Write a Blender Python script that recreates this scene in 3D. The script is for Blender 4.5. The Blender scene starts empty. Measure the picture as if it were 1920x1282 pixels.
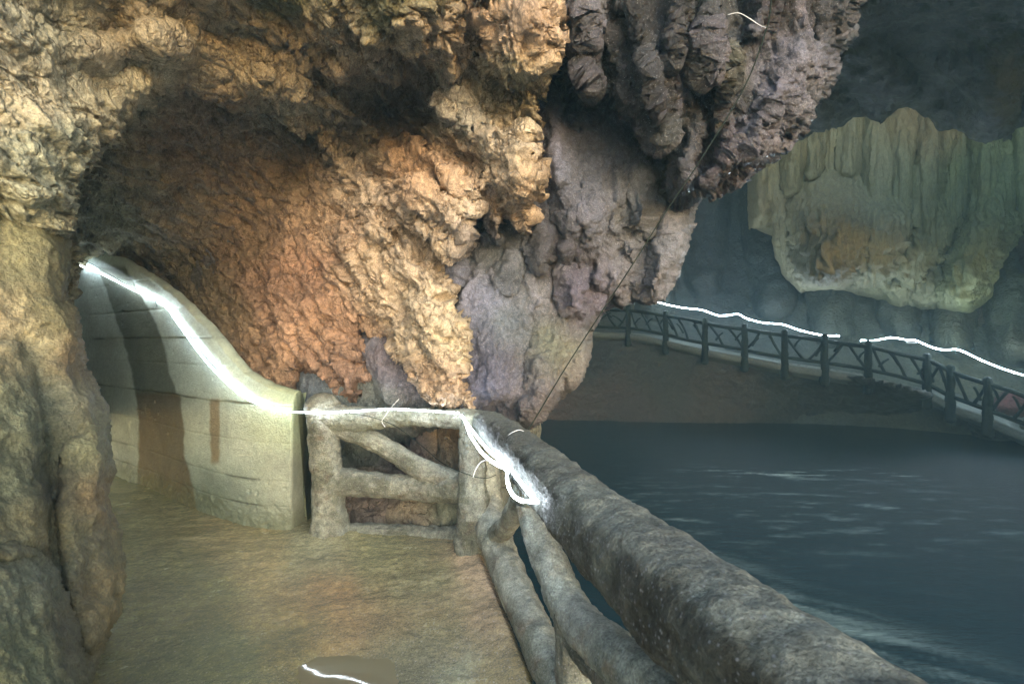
import bpy, math, random
import numpy as np
from mathutils import Vector

# ------------------------------------------------------------------ camera, world, sun, exposure
S = bpy.context.scene
F, CX, CY, EYE = 853.3, 960.0, 641.0, 1.6
cam = bpy.data.cameras.new('camera'); cam.lens = 16; cam.sensor_width = 36
cam.clip_start = .05; cam.clip_end = 500
cam.dof.use_dof = True; cam.dof.focus_distance = 4.2; cam.dof.aperture_fstop = 6.3
co = bpy.data.objects.new('camera', cam); S.collection.objects.link(co)
co.location = (0, 0, EYE); co.rotation_euler = (math.pi/2, 0, 0)
S.camera = co
SUN_EL, SUN_AZ = math.radians(17), math.radians(22)     # azimuth: from straight behind the camera, positive towards its right
w = bpy.data.worlds.new('World'); S.world = w; w.use_nodes = True
nt = w.node_tree; bg = nt.nodes['Background']
sky = nt.nodes.new('ShaderNodeTexSky'); sky.sky_type = 'NISHITA'; sky.sun_disc = False
sky.sun_elevation = SUN_EL; sky.sun_rotation = math.pi - SUN_AZ; sky.dust_density = 1; sky.ozone_density = .5
nt.links.new(sky.outputs[0], bg.inputs[0]); bg.inputs[1].default_value = .15
sl = bpy.data.lights.new('sun', 'SUN'); sl.energy = .5; sl.angle = math.radians(45); sl.color = (.95, 1, .92)
so = bpy.data.objects.new('sun', sl); S.collection.objects.link(so)
d = Vector((-math.sin(SUN_AZ)*math.cos(SUN_EL), math.cos(SUN_AZ)*math.cos(SUN_EL), -math.sin(SUN_EL)))
so.rotation_euler = d.to_track_quat('-Z', 'Y').to_euler()
S.view_settings.view_transform = 'Standard'; S.view_settings.look = 'None'
S.view_settings.exposure = 2.3; S.view_settings.gamma = 1
S.cycles.use_denoising = True; S.cycles.denoising_prefilter = 'ACCURATE'; S.cycles.max_bounces = 6; S.cycles.diffuse_bounces = 3
S.cycles.volume_bounces = 0; S.cycles.sample_clamp_indirect = 4
LED_E = 4.6

# ------------------------------------------------------------------ numpy noise
rs = np.random.RandomState(7)
PERM = np.tile(rs.permutation(256), 3).astype(np.int32)
G = rs.normal(size=(256, 3)).astype(np.float32); G /= np.linalg.norm(G, axis=1)[:, None]
def perlin(P):
    P = P.astype(np.float32); I = np.floor(P).astype(np.int32); f = P-I; I &= 255
    u = f*f*f*(f*(f*6-15)+10)
    def g(i, j, k):
        h = PERM[PERM[PERM[I[:, 0]+i]+I[:, 1]+j]+I[:, 2]+k]
        v = G[h]; return v[:, 0]*(f[:, 0]-i)+v[:, 1]*(f[:, 1]-j)+v[:, 2]*(f[:, 2]-k)
    def L(a, b, t): return a+(b-a)*t
    x0 = L(L(g(0, 0, 0), g(1, 0, 0), u[:, 0]), L(g(0, 1, 0), g(1, 1, 0), u[:, 0]), u[:, 1])
    x1 = L(L(g(0, 0, 1), g(1, 0, 1), u[:, 0]), L(g(0, 1, 1), g(1, 1, 1), u[:, 0]), u[:, 1])
    return L(x0, x1, u[:, 2])*1.7
def fbm(P, sc, octv=4, seed=0, ridge=False, gain=.5):
    out = np.zeros(len(P), np.float32); a = 1.; tot = 0
    for o in range(octv):
        n = perlin(P*sc+np.float32(seed*13.7+o*31.1))
        if ridge: n = 1-2*np.abs(n)
        out += a*n; tot += a; a *= gain; sc *= 2.07
    return out/tot
def voronoi(P, sc, seed=0):
    """distance to nearest and second nearest feature point, and a random value of the cell"""
    Q = (P*sc+seed*7.3).astype(np.float32); I = np.floor(Q).astype(np.int32); f = Q-I
    d1 = np.full(len(Q), 9., np.float32); d2 = d1.copy(); idv = np.zeros(len(Q), np.float32)
    for i in (-1, 0, 1):
        for j in (-1, 0, 1):
            for k in (-1, 0, 1):
                h = PERM[PERM[PERM[(I[:, 0]+i) & 255]+((I[:, 1]+j) & 255)]+((I[:, 2]+k) & 255)]
                o = G[h]*.5+.5
                dd = (i+o[:, 0]-f[:, 0])**2+(j+o[:, 1]-f[:, 1])**2+(k+o[:, 2]-f[:, 2])**2
                m = dd < d1; d2 = np.where(m, d1, np.minimum(d2, dd)); idv = np.where(m, h/255., idv); d1 = np.where(m, dd, d1)
    return np.sqrt(d1), np.sqrt(d2), idv
def sstep(a, b, x):
    t = np.clip((x-a)/(b-a), 0, 1); return t*t*(3-2*t)
def smax(a, b, k):
    h = np.clip(.5+.5*(a-b)/k, 0, 1); return b+(a-b)*h+k*h*(1-h)

# ------------------------------------------------------------------ helpers: materials, meshes
def s2l(c): return tuple((x/255./12.92 if x/255. < .04045 else ((x/255.+.055)/1.055)**2.4) for x in c)
def tagk(o, label=None, cat=None, group=None, kind=None):
    if label: o['label'] = label
    if cat: o['category'] = cat
    if group: o['group'] = group
    if kind: o['kind'] = kind
    return o
def mesh_obj(name, V, Fq, mat, parent=None, col=None, smooth=True):
    me = bpy.data.meshes.new(name)
    V = np.asarray(V, np.float32); Fq = np.asarray(Fq, np.int32)
    me.vertices.add(len(V)); me.vertices.foreach_set('co', V.ravel())
    k = Fq.shape[1]
    me.loops.add(Fq.size); me.loops.foreach_set('vertex_index', Fq.ravel())
    me.polygons.add(len(Fq)); me.polygons.foreach_set('loop_start', np.arange(0, Fq.size, k, dtype=np.int32))
    me.polygons.foreach_set('loop_total', np.full(len(Fq), k, np.int32))
    me.polygons.foreach_set('use_smooth', np.full(len(Fq), smooth, bool))
    me.update(calc_edges=True); me.validate()
    if col is not None:
        a = me.color_attributes.new('Col', 'FLOAT_COLOR', 'POINT')
        c = np.ones((len(V), 4), np.float32); c[:, :3] = col[:, :3]
        if col.shape[1] > 3: c[:, 3] = col[:, 3]
        a.data.foreach_set('color', c.ravel())
    me.materials.append(mat)
    o = bpy.data.objects.new(name, me); S.collection.objects.link(o)
    if parent: o.parent = parent
    return o
def empty(name, loc=(0, 0, 0)):
    o = bpy.data.objects.new(name, None); S.collection.objects.link(o); o.location = loc; o.empty_display_size = .1; return o
def Wp(px, py, dd): return np.array([(px-CX)/F*dd, dd, EYE-(py-CY)/F*dd])

def rock_mat(name, base=None, rough=(.55, .9), bump=1.0, fine=60., crack=0., crack_sc=9., var=.35, spec=.5, coat=0., stretch=(1, 1, 1), dist=.012, specks=0.):
    dist *= 2.2
    m = bpy.data.materials.new(name); m.use_nodes = True; t = m.node_tree; N = t.nodes; Lk = t.links.new
    b = N['Principled BSDF']
    tc = N.new('ShaderNodeTexCoord'); mp = N.new('ShaderNodeMapping'); mp.inputs['Scale'].default_value = stretch
    Lk(tc.outputs['Object'], mp.inputs['Vector'])
    def noise(sc, det=6, rg=.6):
        n = N.new('ShaderNodeTexNoise'); n.inputs['Scale'].default_value = sc; n.inputs['Detail'].default_value = det
        n.inputs['Roughness'].default_value = rg; Lk(mp.outputs[0], n.inputs['Vector']); return n
    def ramp(src, p0, p1, c0, c1):
        r = N.new('ShaderNodeValToRGB'); Lk(src, r.inputs[0]); r.color_ramp.elements[0].position = p0; r.color_ramp.elements[1].position = p1
        r.color_ramp.elements[0].color = (*c0, 1); r.color_ramp.elements[1].color = (*c1, 1); return r
    def mix(a, bb, mode='MULTIPLY', fac=1.):
        x = N.new('ShaderNodeMix'); x.data_type = 'RGBA'; x.blend_type = mode; x.inputs[0].default_value = fac
        Lk(a, x.inputs[6]); Lk(bb, x.inputs[7]); return x.outputs[2]
    if base is None:
        at = N.new('ShaderNodeVertexColor'); at.layer_name = 'Col'; colr = at.outputs['Color']
    else:
        rgb = N.new('ShaderNodeRGB'); rgb.outputs[0].default_value = (*base, 1); colr = rgb.outputs[0]
    n1 = noise(3.2, 8, .62); n2 = noise(22, 7, .68); n3 = noise(110, 4, .6)
    r1 = ramp(n1.outputs['Fac'], .3, .7, (1-var*.9, 1-var, 1-var), (1+var*.8, 1+var*.75, 1+var*.7))
    r2 = ramp(n2.outputs['Fac'], .32, .68, (1-var, 1-var, 1-var*1.05), (1+var, 1+var*.95, 1+var*.9))
    r3 = ramp(n3.outputs['Fac'], .35, .65, (1-var*.9,)*3, (1+var*.9,)*3)
    colr = mix(mix(mix(colr, r1.outputs[0]), r2.outputs[0]), r3.outputs[0])
    COLR = colr
    if specks:  # pale specks: wet glints painted into the rock colour; grit on the floor
        sv = N.new('ShaderNodeTexVoronoi'); sv.inputs['Scale'].default_value = 60; Lk(mp.outputs[0], sv.inputs['Vector'])
        sr = ramp(sv.outputs['Distance'], .10, .26, (specks,)*3, (0, 0, 0)); wh = N.new('ShaderNodeRGB'); wh.outputs[0].default_value = (.42, .43, .46, 1)
        mk = N.new('ShaderNodeMath'); mk.operation = 'MULTIPLY'; Lk(sr.outputs[0], mk.inputs[0]); Lk(r2.outputs[0], mk.inputs[1])
        xm = N.new('ShaderNodeMix'); xm.data_type = 'RGBA'; Lk(mk.outputs[0], xm.inputs[0]); Lk(COLR, xm.inputs[6]); Lk(wh.outputs[0], xm.inputs[7]); COLR = xm.outputs[2]
    mr = N.new('ShaderNodeMapRange'); mr.inputs['From Min'].default_value = .35; mr.inputs['From Max'].default_value = .65
    mr.inputs['To Min'].default_value = rough[0]; mr.inputs['To Max'].default_value = rough[1]
    Lk(n1.outputs['Fac'], mr.inputs['Value'])
    Lk(mr.outputs[0], b.inputs['Roughness'])
    b.inputs['Specular IOR Level'].default_value = spec
    if coat: b.inputs['Coat Weight'].default_value = coat; b.inputs['Coat Roughness'].default_value = .12
    nb = noise(fine, 9, .65)
    bp = N.new('ShaderNodeBump'); bp.inputs['Strength'].default_value = bump; bp.inputs['Distance'].default_value = dist
    hgt = nb.outputs['Fac']
    if crack:
        v = N.new('ShaderNodeTexVoronoi'); v.feature = 'DISTANCE_TO_EDGE'; v.inputs['Scale'].default_value = crack_sc
        wn = noise(crack_sc*.8, 4); mxv = N.new('ShaderNodeMix'); mxv.data_type = 'RGBA'; mxv.inputs[0].default_value = .3
        Lk(mp.outputs[0], mxv.inputs[6]); Lk(wn.outputs['Color'], mxv.inputs[7]); Lk(mxv.outputs[2], v.inputs['Vector'])
        cr = ramp(v.outputs['Distance'], 0, .09, (0,)*3, (1,)*3)
        ad = N.new('ShaderNodeMath'); ad.operation = 'MULTIPLY_ADD'; ad.inputs[1].default_value = crack
        Lk(cr.outputs[0], ad.inputs[0]); Lk(hgt, ad.inputs[2]); hgt = ad.outputs[0]
    if crack: cc = ramp(v.outputs['Distance'], 0, .05, (.45, .40, .34), (1, 1, 1)); COLR = mix(COLR, cc.outputs[0], fac=.75)
    Lk(COLR, b.inputs['Base Color'])
    Lk(hgt, bp.inputs['Height']); Lk(bp.outputs[0], b.inputs['Normal'])
    if coat: Lk(bp.outputs[0], b.inputs['Coat Normal'])
    return m
def flat_mat(name, c, rough=.5, emit=0, ecol=None, metal=0):
    m = bpy.data.materials.new(name); m.use_nodes = True; b = m.node_tree.nodes['Principled BSDF']
    N = m.node_tree.nodes; n = N.new('ShaderNodeTexNoise'); n.inputs['Scale'].default_value = 40
    r = N.new('ShaderNodeValToRGB'); r.color_ramp.elements[0].color = (*[x*.7 for x in c], 1); r.color_ramp.elements[1].color = (*[min(1, x*1.25) for x in c], 1)
    m.node_tree.links.new(n.outputs['Fac'], r.inputs[0]); m.node_tree.links.new(r.outputs[0], b.inputs['Base Color'])
    b.inputs['Roughness'].default_value = rough
    if emit: b.inputs['Emission Color'].default_value = (*(ecol or c), 1); b.inputs['Emission Strength'].default_value = emit
    return m

# ------------------------------------------------------------------ rock sheets: a real surface laid out by viewing direction and distance
def rbf(pts, U, V, lo=None, hi=None):
    pts = np.array(pts, np.float64); n = len(pts); sc = 300.
    X = pts[:, :2]/sc
    K = np.sqrt(((X[:, None]-X[None])**2).sum(-1)+.02)
    A = np.zeros((n+1, n+1)); A[:n, :n] = K+np.eye(n)*.01; A[:n, n] = 1; A[n, :n] = 1
    wv = np.linalg.solve(A, np.append(pts[:, 2], 0))
    out = np.full(U.shape, wv[n])
    for i in range(n): out += wv[i]*np.sqrt((U/sc-X[i, 0])**2+(V/sc-X[i, 1])**2+.02)
    return np.clip(out, lo if lo is not None else pts[:, 2].min()*.85, hi if hi is not None else pts[:, 2].max()*1.2)
def poly_sdf(poly, U, V):
    P = np.array(poly, np.float64); best = np.full(U.shape, 1e12); bx = U.copy(); by = V.copy(); ins = np.zeros(U.shape, bool)
    n = len(P)
    for i in range(n):
        x0, y0 = P[i]; x1, y1 = P[(i+1) % n]; dx, dy = x1-x0, y1-y0
        t = np.clip(((U-x0)*dx+(V-y0)*dy)/(dx*dx+dy*dy+1e-9), 0, 1); qx = x0+t*dx; qy = y0+t*dy
        dd = (U-qx)**2+(V-qy)**2; m = dd < best
        best = np.where(m, dd, best); bx = np.where(m, qx, bx); by = np.where(m, qy, by)
        c = ((y0 > V) != (y1 > V)); xi = dx*(V-y0)/(dy if abs(dy) > 1e-9 else 1e-9)+x0
        ins ^= (c & (U < xi))
    dd = np.sqrt(best); return np.where(ins, dd, -dd), bx, by        # positive inside
def tongues(lst, U, V, k=.03, sharp=.15):
    """hanging lobes: a round-backed taper from (x0,y0,r0) to (x1,y1,r1) that stands H metres proud"""
    H = np.zeros(U.shape)
    for (x0, y0, r0, x1, y1, r1, h) in lst:
        dx, dy = x1-x0, y1-y0; L2 = dx*dx+dy*dy
        t = ((U-x0)*dx+(V-y0)*dy)/L2; tc = np.clip(t, 0, 1)
        dd = np.hypot(U-x0-tc*dx, V-y0-tc*dy); r = r0+(r1-r0)*tc
        q = dd/r
        b = (1-sharp)*np.clip(1-q*q, 0, 1)**.72+sharp*np.clip(1-q, 0, 1)
        fade = sstep(-r0/math.sqrt(L2)*1.0, .75, t)
        H = smax(H, h*b*(.25+.75*fade), k)
    return H
def colour_field(cp, U, V, sig=60., seed=0, warp=45., sat=.72, gain=1.0, tint=(1, 1, 1)):
    n = U.size; Pn = np.stack([U.ravel()/110, V.ravel()/110, np.full(n, seed+.5)], 1)
    wu = (U.ravel()+warp*fbm(Pn, 1, 4, seed)).reshape(U.shape); wv = (V.ravel()+warp*fbm(Pn, 1, 4, seed+5)).reshape(U.shape)
    acc = np.zeros(U.shape+(3,)); tot = np.zeros(U.shape)
    D = [np.hypot(wu-c[0], wv-c[1]) for c in cp]; dm = np.min(D, 0)
    for c, dd in zip(cp, D):
        wt = np.exp(-(dd-dm)/sig); acc += wt[..., None]*np.array(s2l(c[2])); tot += wt
    acc = acc/tot[..., None]; lum = (acc@np.array([.25, .6, .15]))[..., None]
    return (lum+(acc-lum)*sat)*gain*np.array(tint)
def lines(lo, hi, a, b, step, grow=1.09):
    mid = np.arange(max(lo, a), min(hi, b)+step, step); L = []; x = mid[0]; s = step
    while x > lo: s = min(s*grow, 60); x -= s; L.append(x)
    R = []; x = mid[-1]; s = step
    while x < hi: s = min(s*grow, 60); x += s; R.append(x)
    return np.array(L[::-1]+list(mid)+R)
def sheet(name, poly, ctrl, mat, cp, feats=(), disp=None, step=3., R=.3, wr=40., skirt=36., kk=.02, rag=8., ragsc=30., inner=None, layers=(), seed=0, parent=None, sig=60., k=.03, extra=None, lo=None, hi=None, colmod=None, warp=45., sat=.72, gain=1., tint=(1, 1, 1), sharp=.15, jit=1., finw=4.):
    P = np.array(poly, float); x0, y0 = P.min(0)-skirt; x1, y1 = P.max(0)+skirt
    us = lines(x0, x1, -20, 1940, step); vs = lines(y0, y1, -20, 1302, step)
    U, V = np.meshgrid(us, vs); sh = U.shape; n = U.size
    Pn = np.stack([U.ravel(), V.ravel(), np.full(n, seed*9.)], 1)/ragsc
    ww = np.clip(1., 0, 1)
    du = (rag*fbm(Pn, 1, 4, seed+1)).reshape(sh); dv = (rag*fbm(Pn, 1, 4, seed+2)).reshape(sh)
    sd, bx, by = poly_sdf(poly, U+du, V+dv)
    out = sd < 0
    Ue = np.where(out, U+bx-(U+du), U); Ve = np.where(out, V+by-(V+dv), V)
    D = rbf(ctrl, Ue, Ve, lo, hi)
    if inner:
        ipoly, ictrl, iw, fadefn = inner
        isd, _, _ = poly_sdf(ipoly, Ue+du*1.5, Ve+dv*1.5)
        m = sstep(-iw*.3, iw, isd)*fadefn(Ue, Ve)
        D = D*(1-m)+rbf(ictrl, Ue, Ve)*m
    for (lp, delta, lw) in layers:
        ls, _, _ = poly_sdf(lp, Ue+du*1.2, Ve+dv*1.2); t = np.clip(ls/lw, 0, 1)
        D = D-delta*np.sqrt(1-(1-t)**2)
    if len(feats):
        jn = np.stack([Ue.ravel(), Ve.ravel(), np.full(n, seed*3.)], 1)/38.
        ju = (5*fbm(jn, 1, 3, seed+11)).reshape(sh); jv = (5*fbm(jn, 1, 3, seed+12)).reshape(sh)
        D = D-tongues(feats, Ue+ju*jit, Ve+jv*jit, k, sharp)
    t = np.clip(sd/wr, 0, 1); D = D+R*(1-np.sqrt(1-(1-t)**2))+np.where(out, -sd*kk, 0)
    X = np.stack([(Ue-CX)/F*D, D, EYE-(Ve-CY)/F*D], -1)
    gu = np.gradient(X, axis=1); gv = np.gradient(X, axis=0); Nn = np.cross(gu, gv); ln = np.linalg.norm(Nn, axis=-1, keepdims=True)+1e-12; Nn /= ln
    flip = np.sum(Nn*(X-np.array([0, 0, EYE])), -1, keepdims=True) > 0; Nn = np.where(flip, -Nn, Nn)
    # soften the displacement direction at cliffs
    ray = X-np.array([0, 0, EYE]); ray /= np.linalg.norm(ray, axis=-1, keepdims=True)
    Nn = Nn*.7-ray*.5; Nn /= np.linalg.norm(Nn, axis=-1, keepdims=True)
    h = disp(X.reshape(-1, 3), Ue.ravel(), Ve.ravel()).reshape(sh)
    fin = sstep(-skirt if finw < 10 else -4, finw, sd)*(.8 if finw < 10 else .95)+(.2 if finw < 10 else .05)
    X = X+Nn*(h*fin)[..., None]
    col = colour_field(cp, Ue, Ve, sig, seed, warp, sat, gain, tint).reshape(-1, 3)
    if colmod is not None: col = colmod(col, X.reshape(-1, 3), Ue.ravel(), Ve.ravel(), h.ravel())
    ok = (sd > -skirt)
    q = ok[:-1, :-1] & ok[1:, :-1] & ok[:-1, 1:] & ok[1:, 1:]
    idx = np.arange(n).reshape(sh)
    Q = np.stack([idx[:-1, :-1][q], idx[1:, :-1][q], idx[1:, 1:][q], idx[:-1, 1:][q]], 1)
    used = np.unique(Q); remap = np.full(n, -1, np.int64); remap[used] = np.arange(len(used))
    return mesh_obj(name, X.reshape(-1, 3)[used], remap[Q], mat, parent, col[used].astype(np.float32))

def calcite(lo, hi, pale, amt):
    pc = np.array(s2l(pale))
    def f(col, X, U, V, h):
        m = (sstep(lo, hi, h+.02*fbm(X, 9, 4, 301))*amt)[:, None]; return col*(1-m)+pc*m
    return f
def rot2(P, ang, sc):    # rotate in the xz-plane, then stretch
    c, s = math.cos(ang), math.sin(ang)
    x = P[:, 0]*c+P[:, 2]*s; z = -P[:, 0]*s+P[:, 2]*c
    return np.stack([x*sc[0], P[:, 1]*sc[1], z*sc[2]], 1)

def limestone_disp(P, U, V):
    # beds and flakes that run from upper left to lower right, broken by blocks
    wv = np.stack([fbm(P, 1.7, 3, 21), fbm(P, 1.7, 3, 22), fbm(P, 1.7, 3, 23)], 1)*.18
    Q = rot2(P+wv, math.radians(-52), (.8, 1.4, 3.4))
    h = .07*fbm(P, 1.6, 3, 1)
    h += .08*fbm(Q, 2.2, 5, 2, ridge=True, gain=.52)
    d1, d2, c = voronoi(Q+wv*.6, 3.2, 3)
    calm = sstep(560, 700, U)
    tf = fbm(Q*np.array([1, 1, .8]), 1.5, 4, 15, gain=.55)*7; fr = tf-np.floor(tf)
    h += .034*(np.floor(tf)+sstep(.72, 1, fr))*(.5+.5*calm)
    tf = fbm(P+wv, 4.5, 3, 16)*5; fr = tf-np.floor(tf); h += .009*(np.floor(tf)+sstep(.7, 1, fr))
    h += .035*(c-.5)*sstep(0, .2, d2-d1) - .03*(1-sstep(0, .10, d2-d1))
    d1, d2, c = voronoi(Q*1.0+wv, 6., 5)
    h += (.012*(c-.5)*sstep(0, .12, d2-d1) - .008*(1-sstep(0, .08, d2-d1)))*(.4+.6*calm)
    h += (1-calm)*.03*fbm(P, 7, 4, 13, ridge=True)
    soft = 1-.6*sstep(560, 380, U)*sstep(260, 160, V)
    h = .07*fbm(P, 1.6, 3, 1)+(h-.07*fbm(P, 1.6, 3, 1))*soft
    h += .006*fbm(P, 11, 5, 7, ridge=True, gain=.55)*soft*(.6+.8*sstep(-.3, .4, fbm(P, 1.3, 2, 9)))
    h += .003*fbm(P, 55, 3, 8)
    return h
def flow_disp(P, U, V):
    wv = np.stack([fbm(P, 3, 3, 35), fbm(P, 3, 3, 36), fbm(P, 3, 3, 37)], 1)*.06
    Q = (P+wv)*np.array([1, 1, .38])
    tf = fbm(Q, 2.6, 4, 39)*5; fr = tf-np.floor(tf); ter = .035*(np.floor(tf)+sstep(.6, 1, fr))
    h = ter+.05*fbm(Q, 1.8, 3, 31)+.05*fbm(Q, 4.5, 5, 32, ridge=True, gain=.58)
    h += .018*fbm(Q, 13, 4, 38, ridge=True)
    d1, d2, c = voronoi(P*np.array([1, 1, .6])+wv, 11., 19); h -= .012*(1-sstep(0, .14, d2-d1))
    h += .012*fbm(P, 18, 4, 33, ridge=True)+.004*fbm(P*np.array([1, 1, 1.8]), 50, 3, 34)
    return h
def drape_disp(P, U, V):
    tq = rot2(P, math.radians(22), (1.4, 1, .5)); tf = fbm(tq, 2.6, 4, 48)*5; fr = tf-np.floor(tf); ter = .04*(np.floor(tf)+sstep(.65, 1, fr))
    wv = np.stack([fbm(P, 3, 3, 45), fbm(P, 3, 3, 46), fbm(P, 3, 3, 47)], 1)*.08
    Q = rot2(P+wv, math.radians(22), (1.5, 1, .38))
    h = ter+.06*fbm(Q, 2.2, 3, 41, ridge=True)+.06*fbm(Q, 5, 5, 42, ridge=True, gain=.6)
    h += .028*fbm(Q, 12, 4, 44, ridge=True, gain=.6)+.007*fbm(P, 30, 4, 43)
    return h

# ------------------------------------------------------------------ rock materials
M_lime = rock_mat('limestone', rough=(.6, .9), bump=1., fine=30, crack=.35, crack_sc=6, var=.32, dist=.022, stretch=(1, 1, .8))
M_alc = M_lime
M_flow = rock_mat('wet_flowstone', rough=(.3, .6), bump=1., fine=48, var=.34, spec=.35, coat=.35, dist=.02, specks=.55)
M_drape = rock_mat('wet_drapery_rock', rough=(.3, .6), bump=1., fine=34, var=.4, spec=.35, coat=.35, dist=.022, specks=.45)
M_fore = rock_mat('near_rock', rough=(.5, .8), bump=1., fine=22, var=.35, dist=.016)
M_far = rock_mat('far_rock', rough=(.35, .7), bump=1., fine=9, var=.3, dist=.05)
M_curt = rock_mat('far_flowstone', rough=(.45, .7), bump=1., fine=9, var=.2, dist=.04, stretch=(1, 1, .25))

# ------------------------------------------------------------------ S2: limestone wall with the alcove
orange, beige, pale = (190, 140, 92), (196, 160, 120), (205, 185, 160)
poly = [(-900, -900), (1150, -900), (1080, -200), (1042, 0), (1040, 60), (1035, 120), (1018, 170), (1000, 230), (1000, 290), (1022, 320), (1008, 360), (990, 385), (998, 425), (988, 447), (970, 440), (950, 400), (940, 452), (918, 440), (900, 410), (885, 405), (885, 440), (870, 480), (838, 497), (848, 540), (838, 560), (850, 585), (878, 600), (874, 650), (866, 700), (888, 768), (860, 768), (800, 750), (780, 720), (760, 680), (720, 640), (680, 603), (672, 610), (685, 650), (675, 680), (693, 715), (675, 722), (690, 742), (660, 757), (640, 740), (615, 705), (590, 688), (560, 690), (545, 730), (500, 735), (440, 720), (400, 760), (100, 800), (-900, 900)]
outer = [(60, 100, 2.1), (60, 300, 2.0), (-300, 300, 1.6), (-700, 300, 1.4), (300, 60, 2.6), (300, -100, 2.2), (300, -500, 1.7), (500, 40, 2.9), (740, 60, 2.75), (740, -200, 2.3), (740, -600, 1.9), (960, 60, 2.85), (960, -200, 2.6), (960, -600, 2.2), (200, 130, 2.6), (400, 130, 3.05), (520, 160, 3.3), (130, 430, 2.3), (600, 180, 3.4), (690, 230, 3.7), (760, 220, 3.65), (900, 200, 3.15), (980, 300, 3.15), (985, 420, 3.3), (780, 350, 3.4), (880, 380, 3.35), (900, 440, 3.45), (620, 330, 3.9), (680, 450, 3.8), (780, 550, 3.65), (850, 620, 3.45), (870, 750, 3.45), (700, 640, 3.85), (640, 750, 4.0), (560, 560, 4.2)]
alc = [(125, 455), (100, 400), (130, 340), (165, 285), (205, 225), (300, 168), (330, 158), (400, 185), (520, 205), (590, 245), (640, 320), (690, 400), (700, 520), (700, 620), (700, 800), (100, 820)]
alc_c = [(200, 330, 3.9), (330, 190, 3.45), (350, 260, 3.9), (350, 400, 4.8), (180, 430, 5.5), (200, 500, 6.1), (300, 560, 5.7), (450, 450, 4.95), (480, 600, 4.6), (560, 300, 4.25), (560, 560, 4.25), (600, 650, 4.1), (440, 710, 4.55), (640, 420, 3.95), (640, 740, 4.0), (100, 700, 6.4), (300, 780, 5.6)]
fe = [(740, -60, 170, 745, 75, 90, .40), (600, -20, 90, 640, 95, 60, .22), (830, 0, 70, 845, 95, 50, .28), (960, -80, 95, 965, 110, 72, .38), (945, 110, 60, 950, 175, 24, .28), (860, 160, 34, 905, 245, 42, .22), (985, 230, 42, 1002, 318, 22, .22), (960, 290, 50, 965, 365, 34, .30), (985, 380, 22, 988, 432, 10, .2), (930, 400, 22, 933, 440, 9, .18), (900, 300, 36, 885, 385, 22, .2),
      (720, 290, 55, 850, 420, 32, .30), (690, 340, 36, 830, 455, 24, .22), (810, 440, 40, 862, 470, 18, .2), (690, 440, 50, 800, 560, 46, .2), (830, 560, 36, 852, 612, 30, .25), (775, 640, 48, 835, 735, 38, .2), (640, 420, 60, 700, 540, 50, .12), (760, 500, 44, 830, 540, 22, .16), (800, 290, 30, 850, 340, 20, .18), (240, 40, 60, 330, 95, 40, .18), (430, 60, 60, 560, 115, 34, .2), (120, 60, 60, 190, 110, 40, .15), (640, 190, 40, 700, 245, 22, .2), (180, 150, 60, 260, 165, 30, .12), (430, 120, 60, 560, 170, 30, .18)]
cpS2 = [(30, 150, (200, 185, 140)), (100, 60, (185, 178, 140)), (60, 330, (165, 168, 130)), (230, 60, (180, 158, 115)), (250, 140, (205, 190, 140)), (400, 60, (172, 148, 102)), (520, 100, (160, 135, 90)), (600, 60, (165, 135, 95)), (560, 10, (120, 120, 50)), (740, 10, (130, 125, 55)), (660, 100, (190, 155, 110)), (820, 80, (185, 150, 105)), (960, 60, (200, 155, 110)), (960, 170, (185, 160, 95)), (880, 210, (205, 200, 195)), (780, 200, (110, 95, 85)), (790, 250, (80, 75, 75)), (690, 250, (110, 105, 95)), (970, 300, (190, 150, 95)), (940, 270, (205, 180, 150)), (960, 370, (200, 155, 100)), (820, 330, (200, 145, 85)), (760, 310, (215, 150, 75)), (850, 400, (195, 165, 135)), (900, 440, (160, 150, 160)), (700, 360, (205, 175, 150)), (640, 430, (195, 150, 110)), (760, 480, (200, 170, 140)), (800, 560, (205, 175, 135)), (850, 620, (215, 185, 135)), (830, 720, (205, 160, 110)), (700, 500, (205, 170, 130)), (600, 500, (195, 130, 85)), (600, 620, (190, 130, 75)), (640, 690, (160, 110, 75)), (480, 690, (175, 125, 70)), (520, 560, (175, 120, 78)), (450, 450, (158, 118, 72)), (350, 400, (158, 128, 74)), (250, 330, (154, 134, 76)), (200, 430, (142, 132, 66)), (340, 250, (150, 118, 80)), (450, 300, (156, 122, 76)), (560, 300, (125, 100, 65)), (420, 600, (145, 115, 62)), (330, 520, (132, 114, 66)), (560, 200, (175, 155, 115)), (-300, 200, (140, 125, 90)), (300, -300, (120, 110, 80))]
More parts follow.
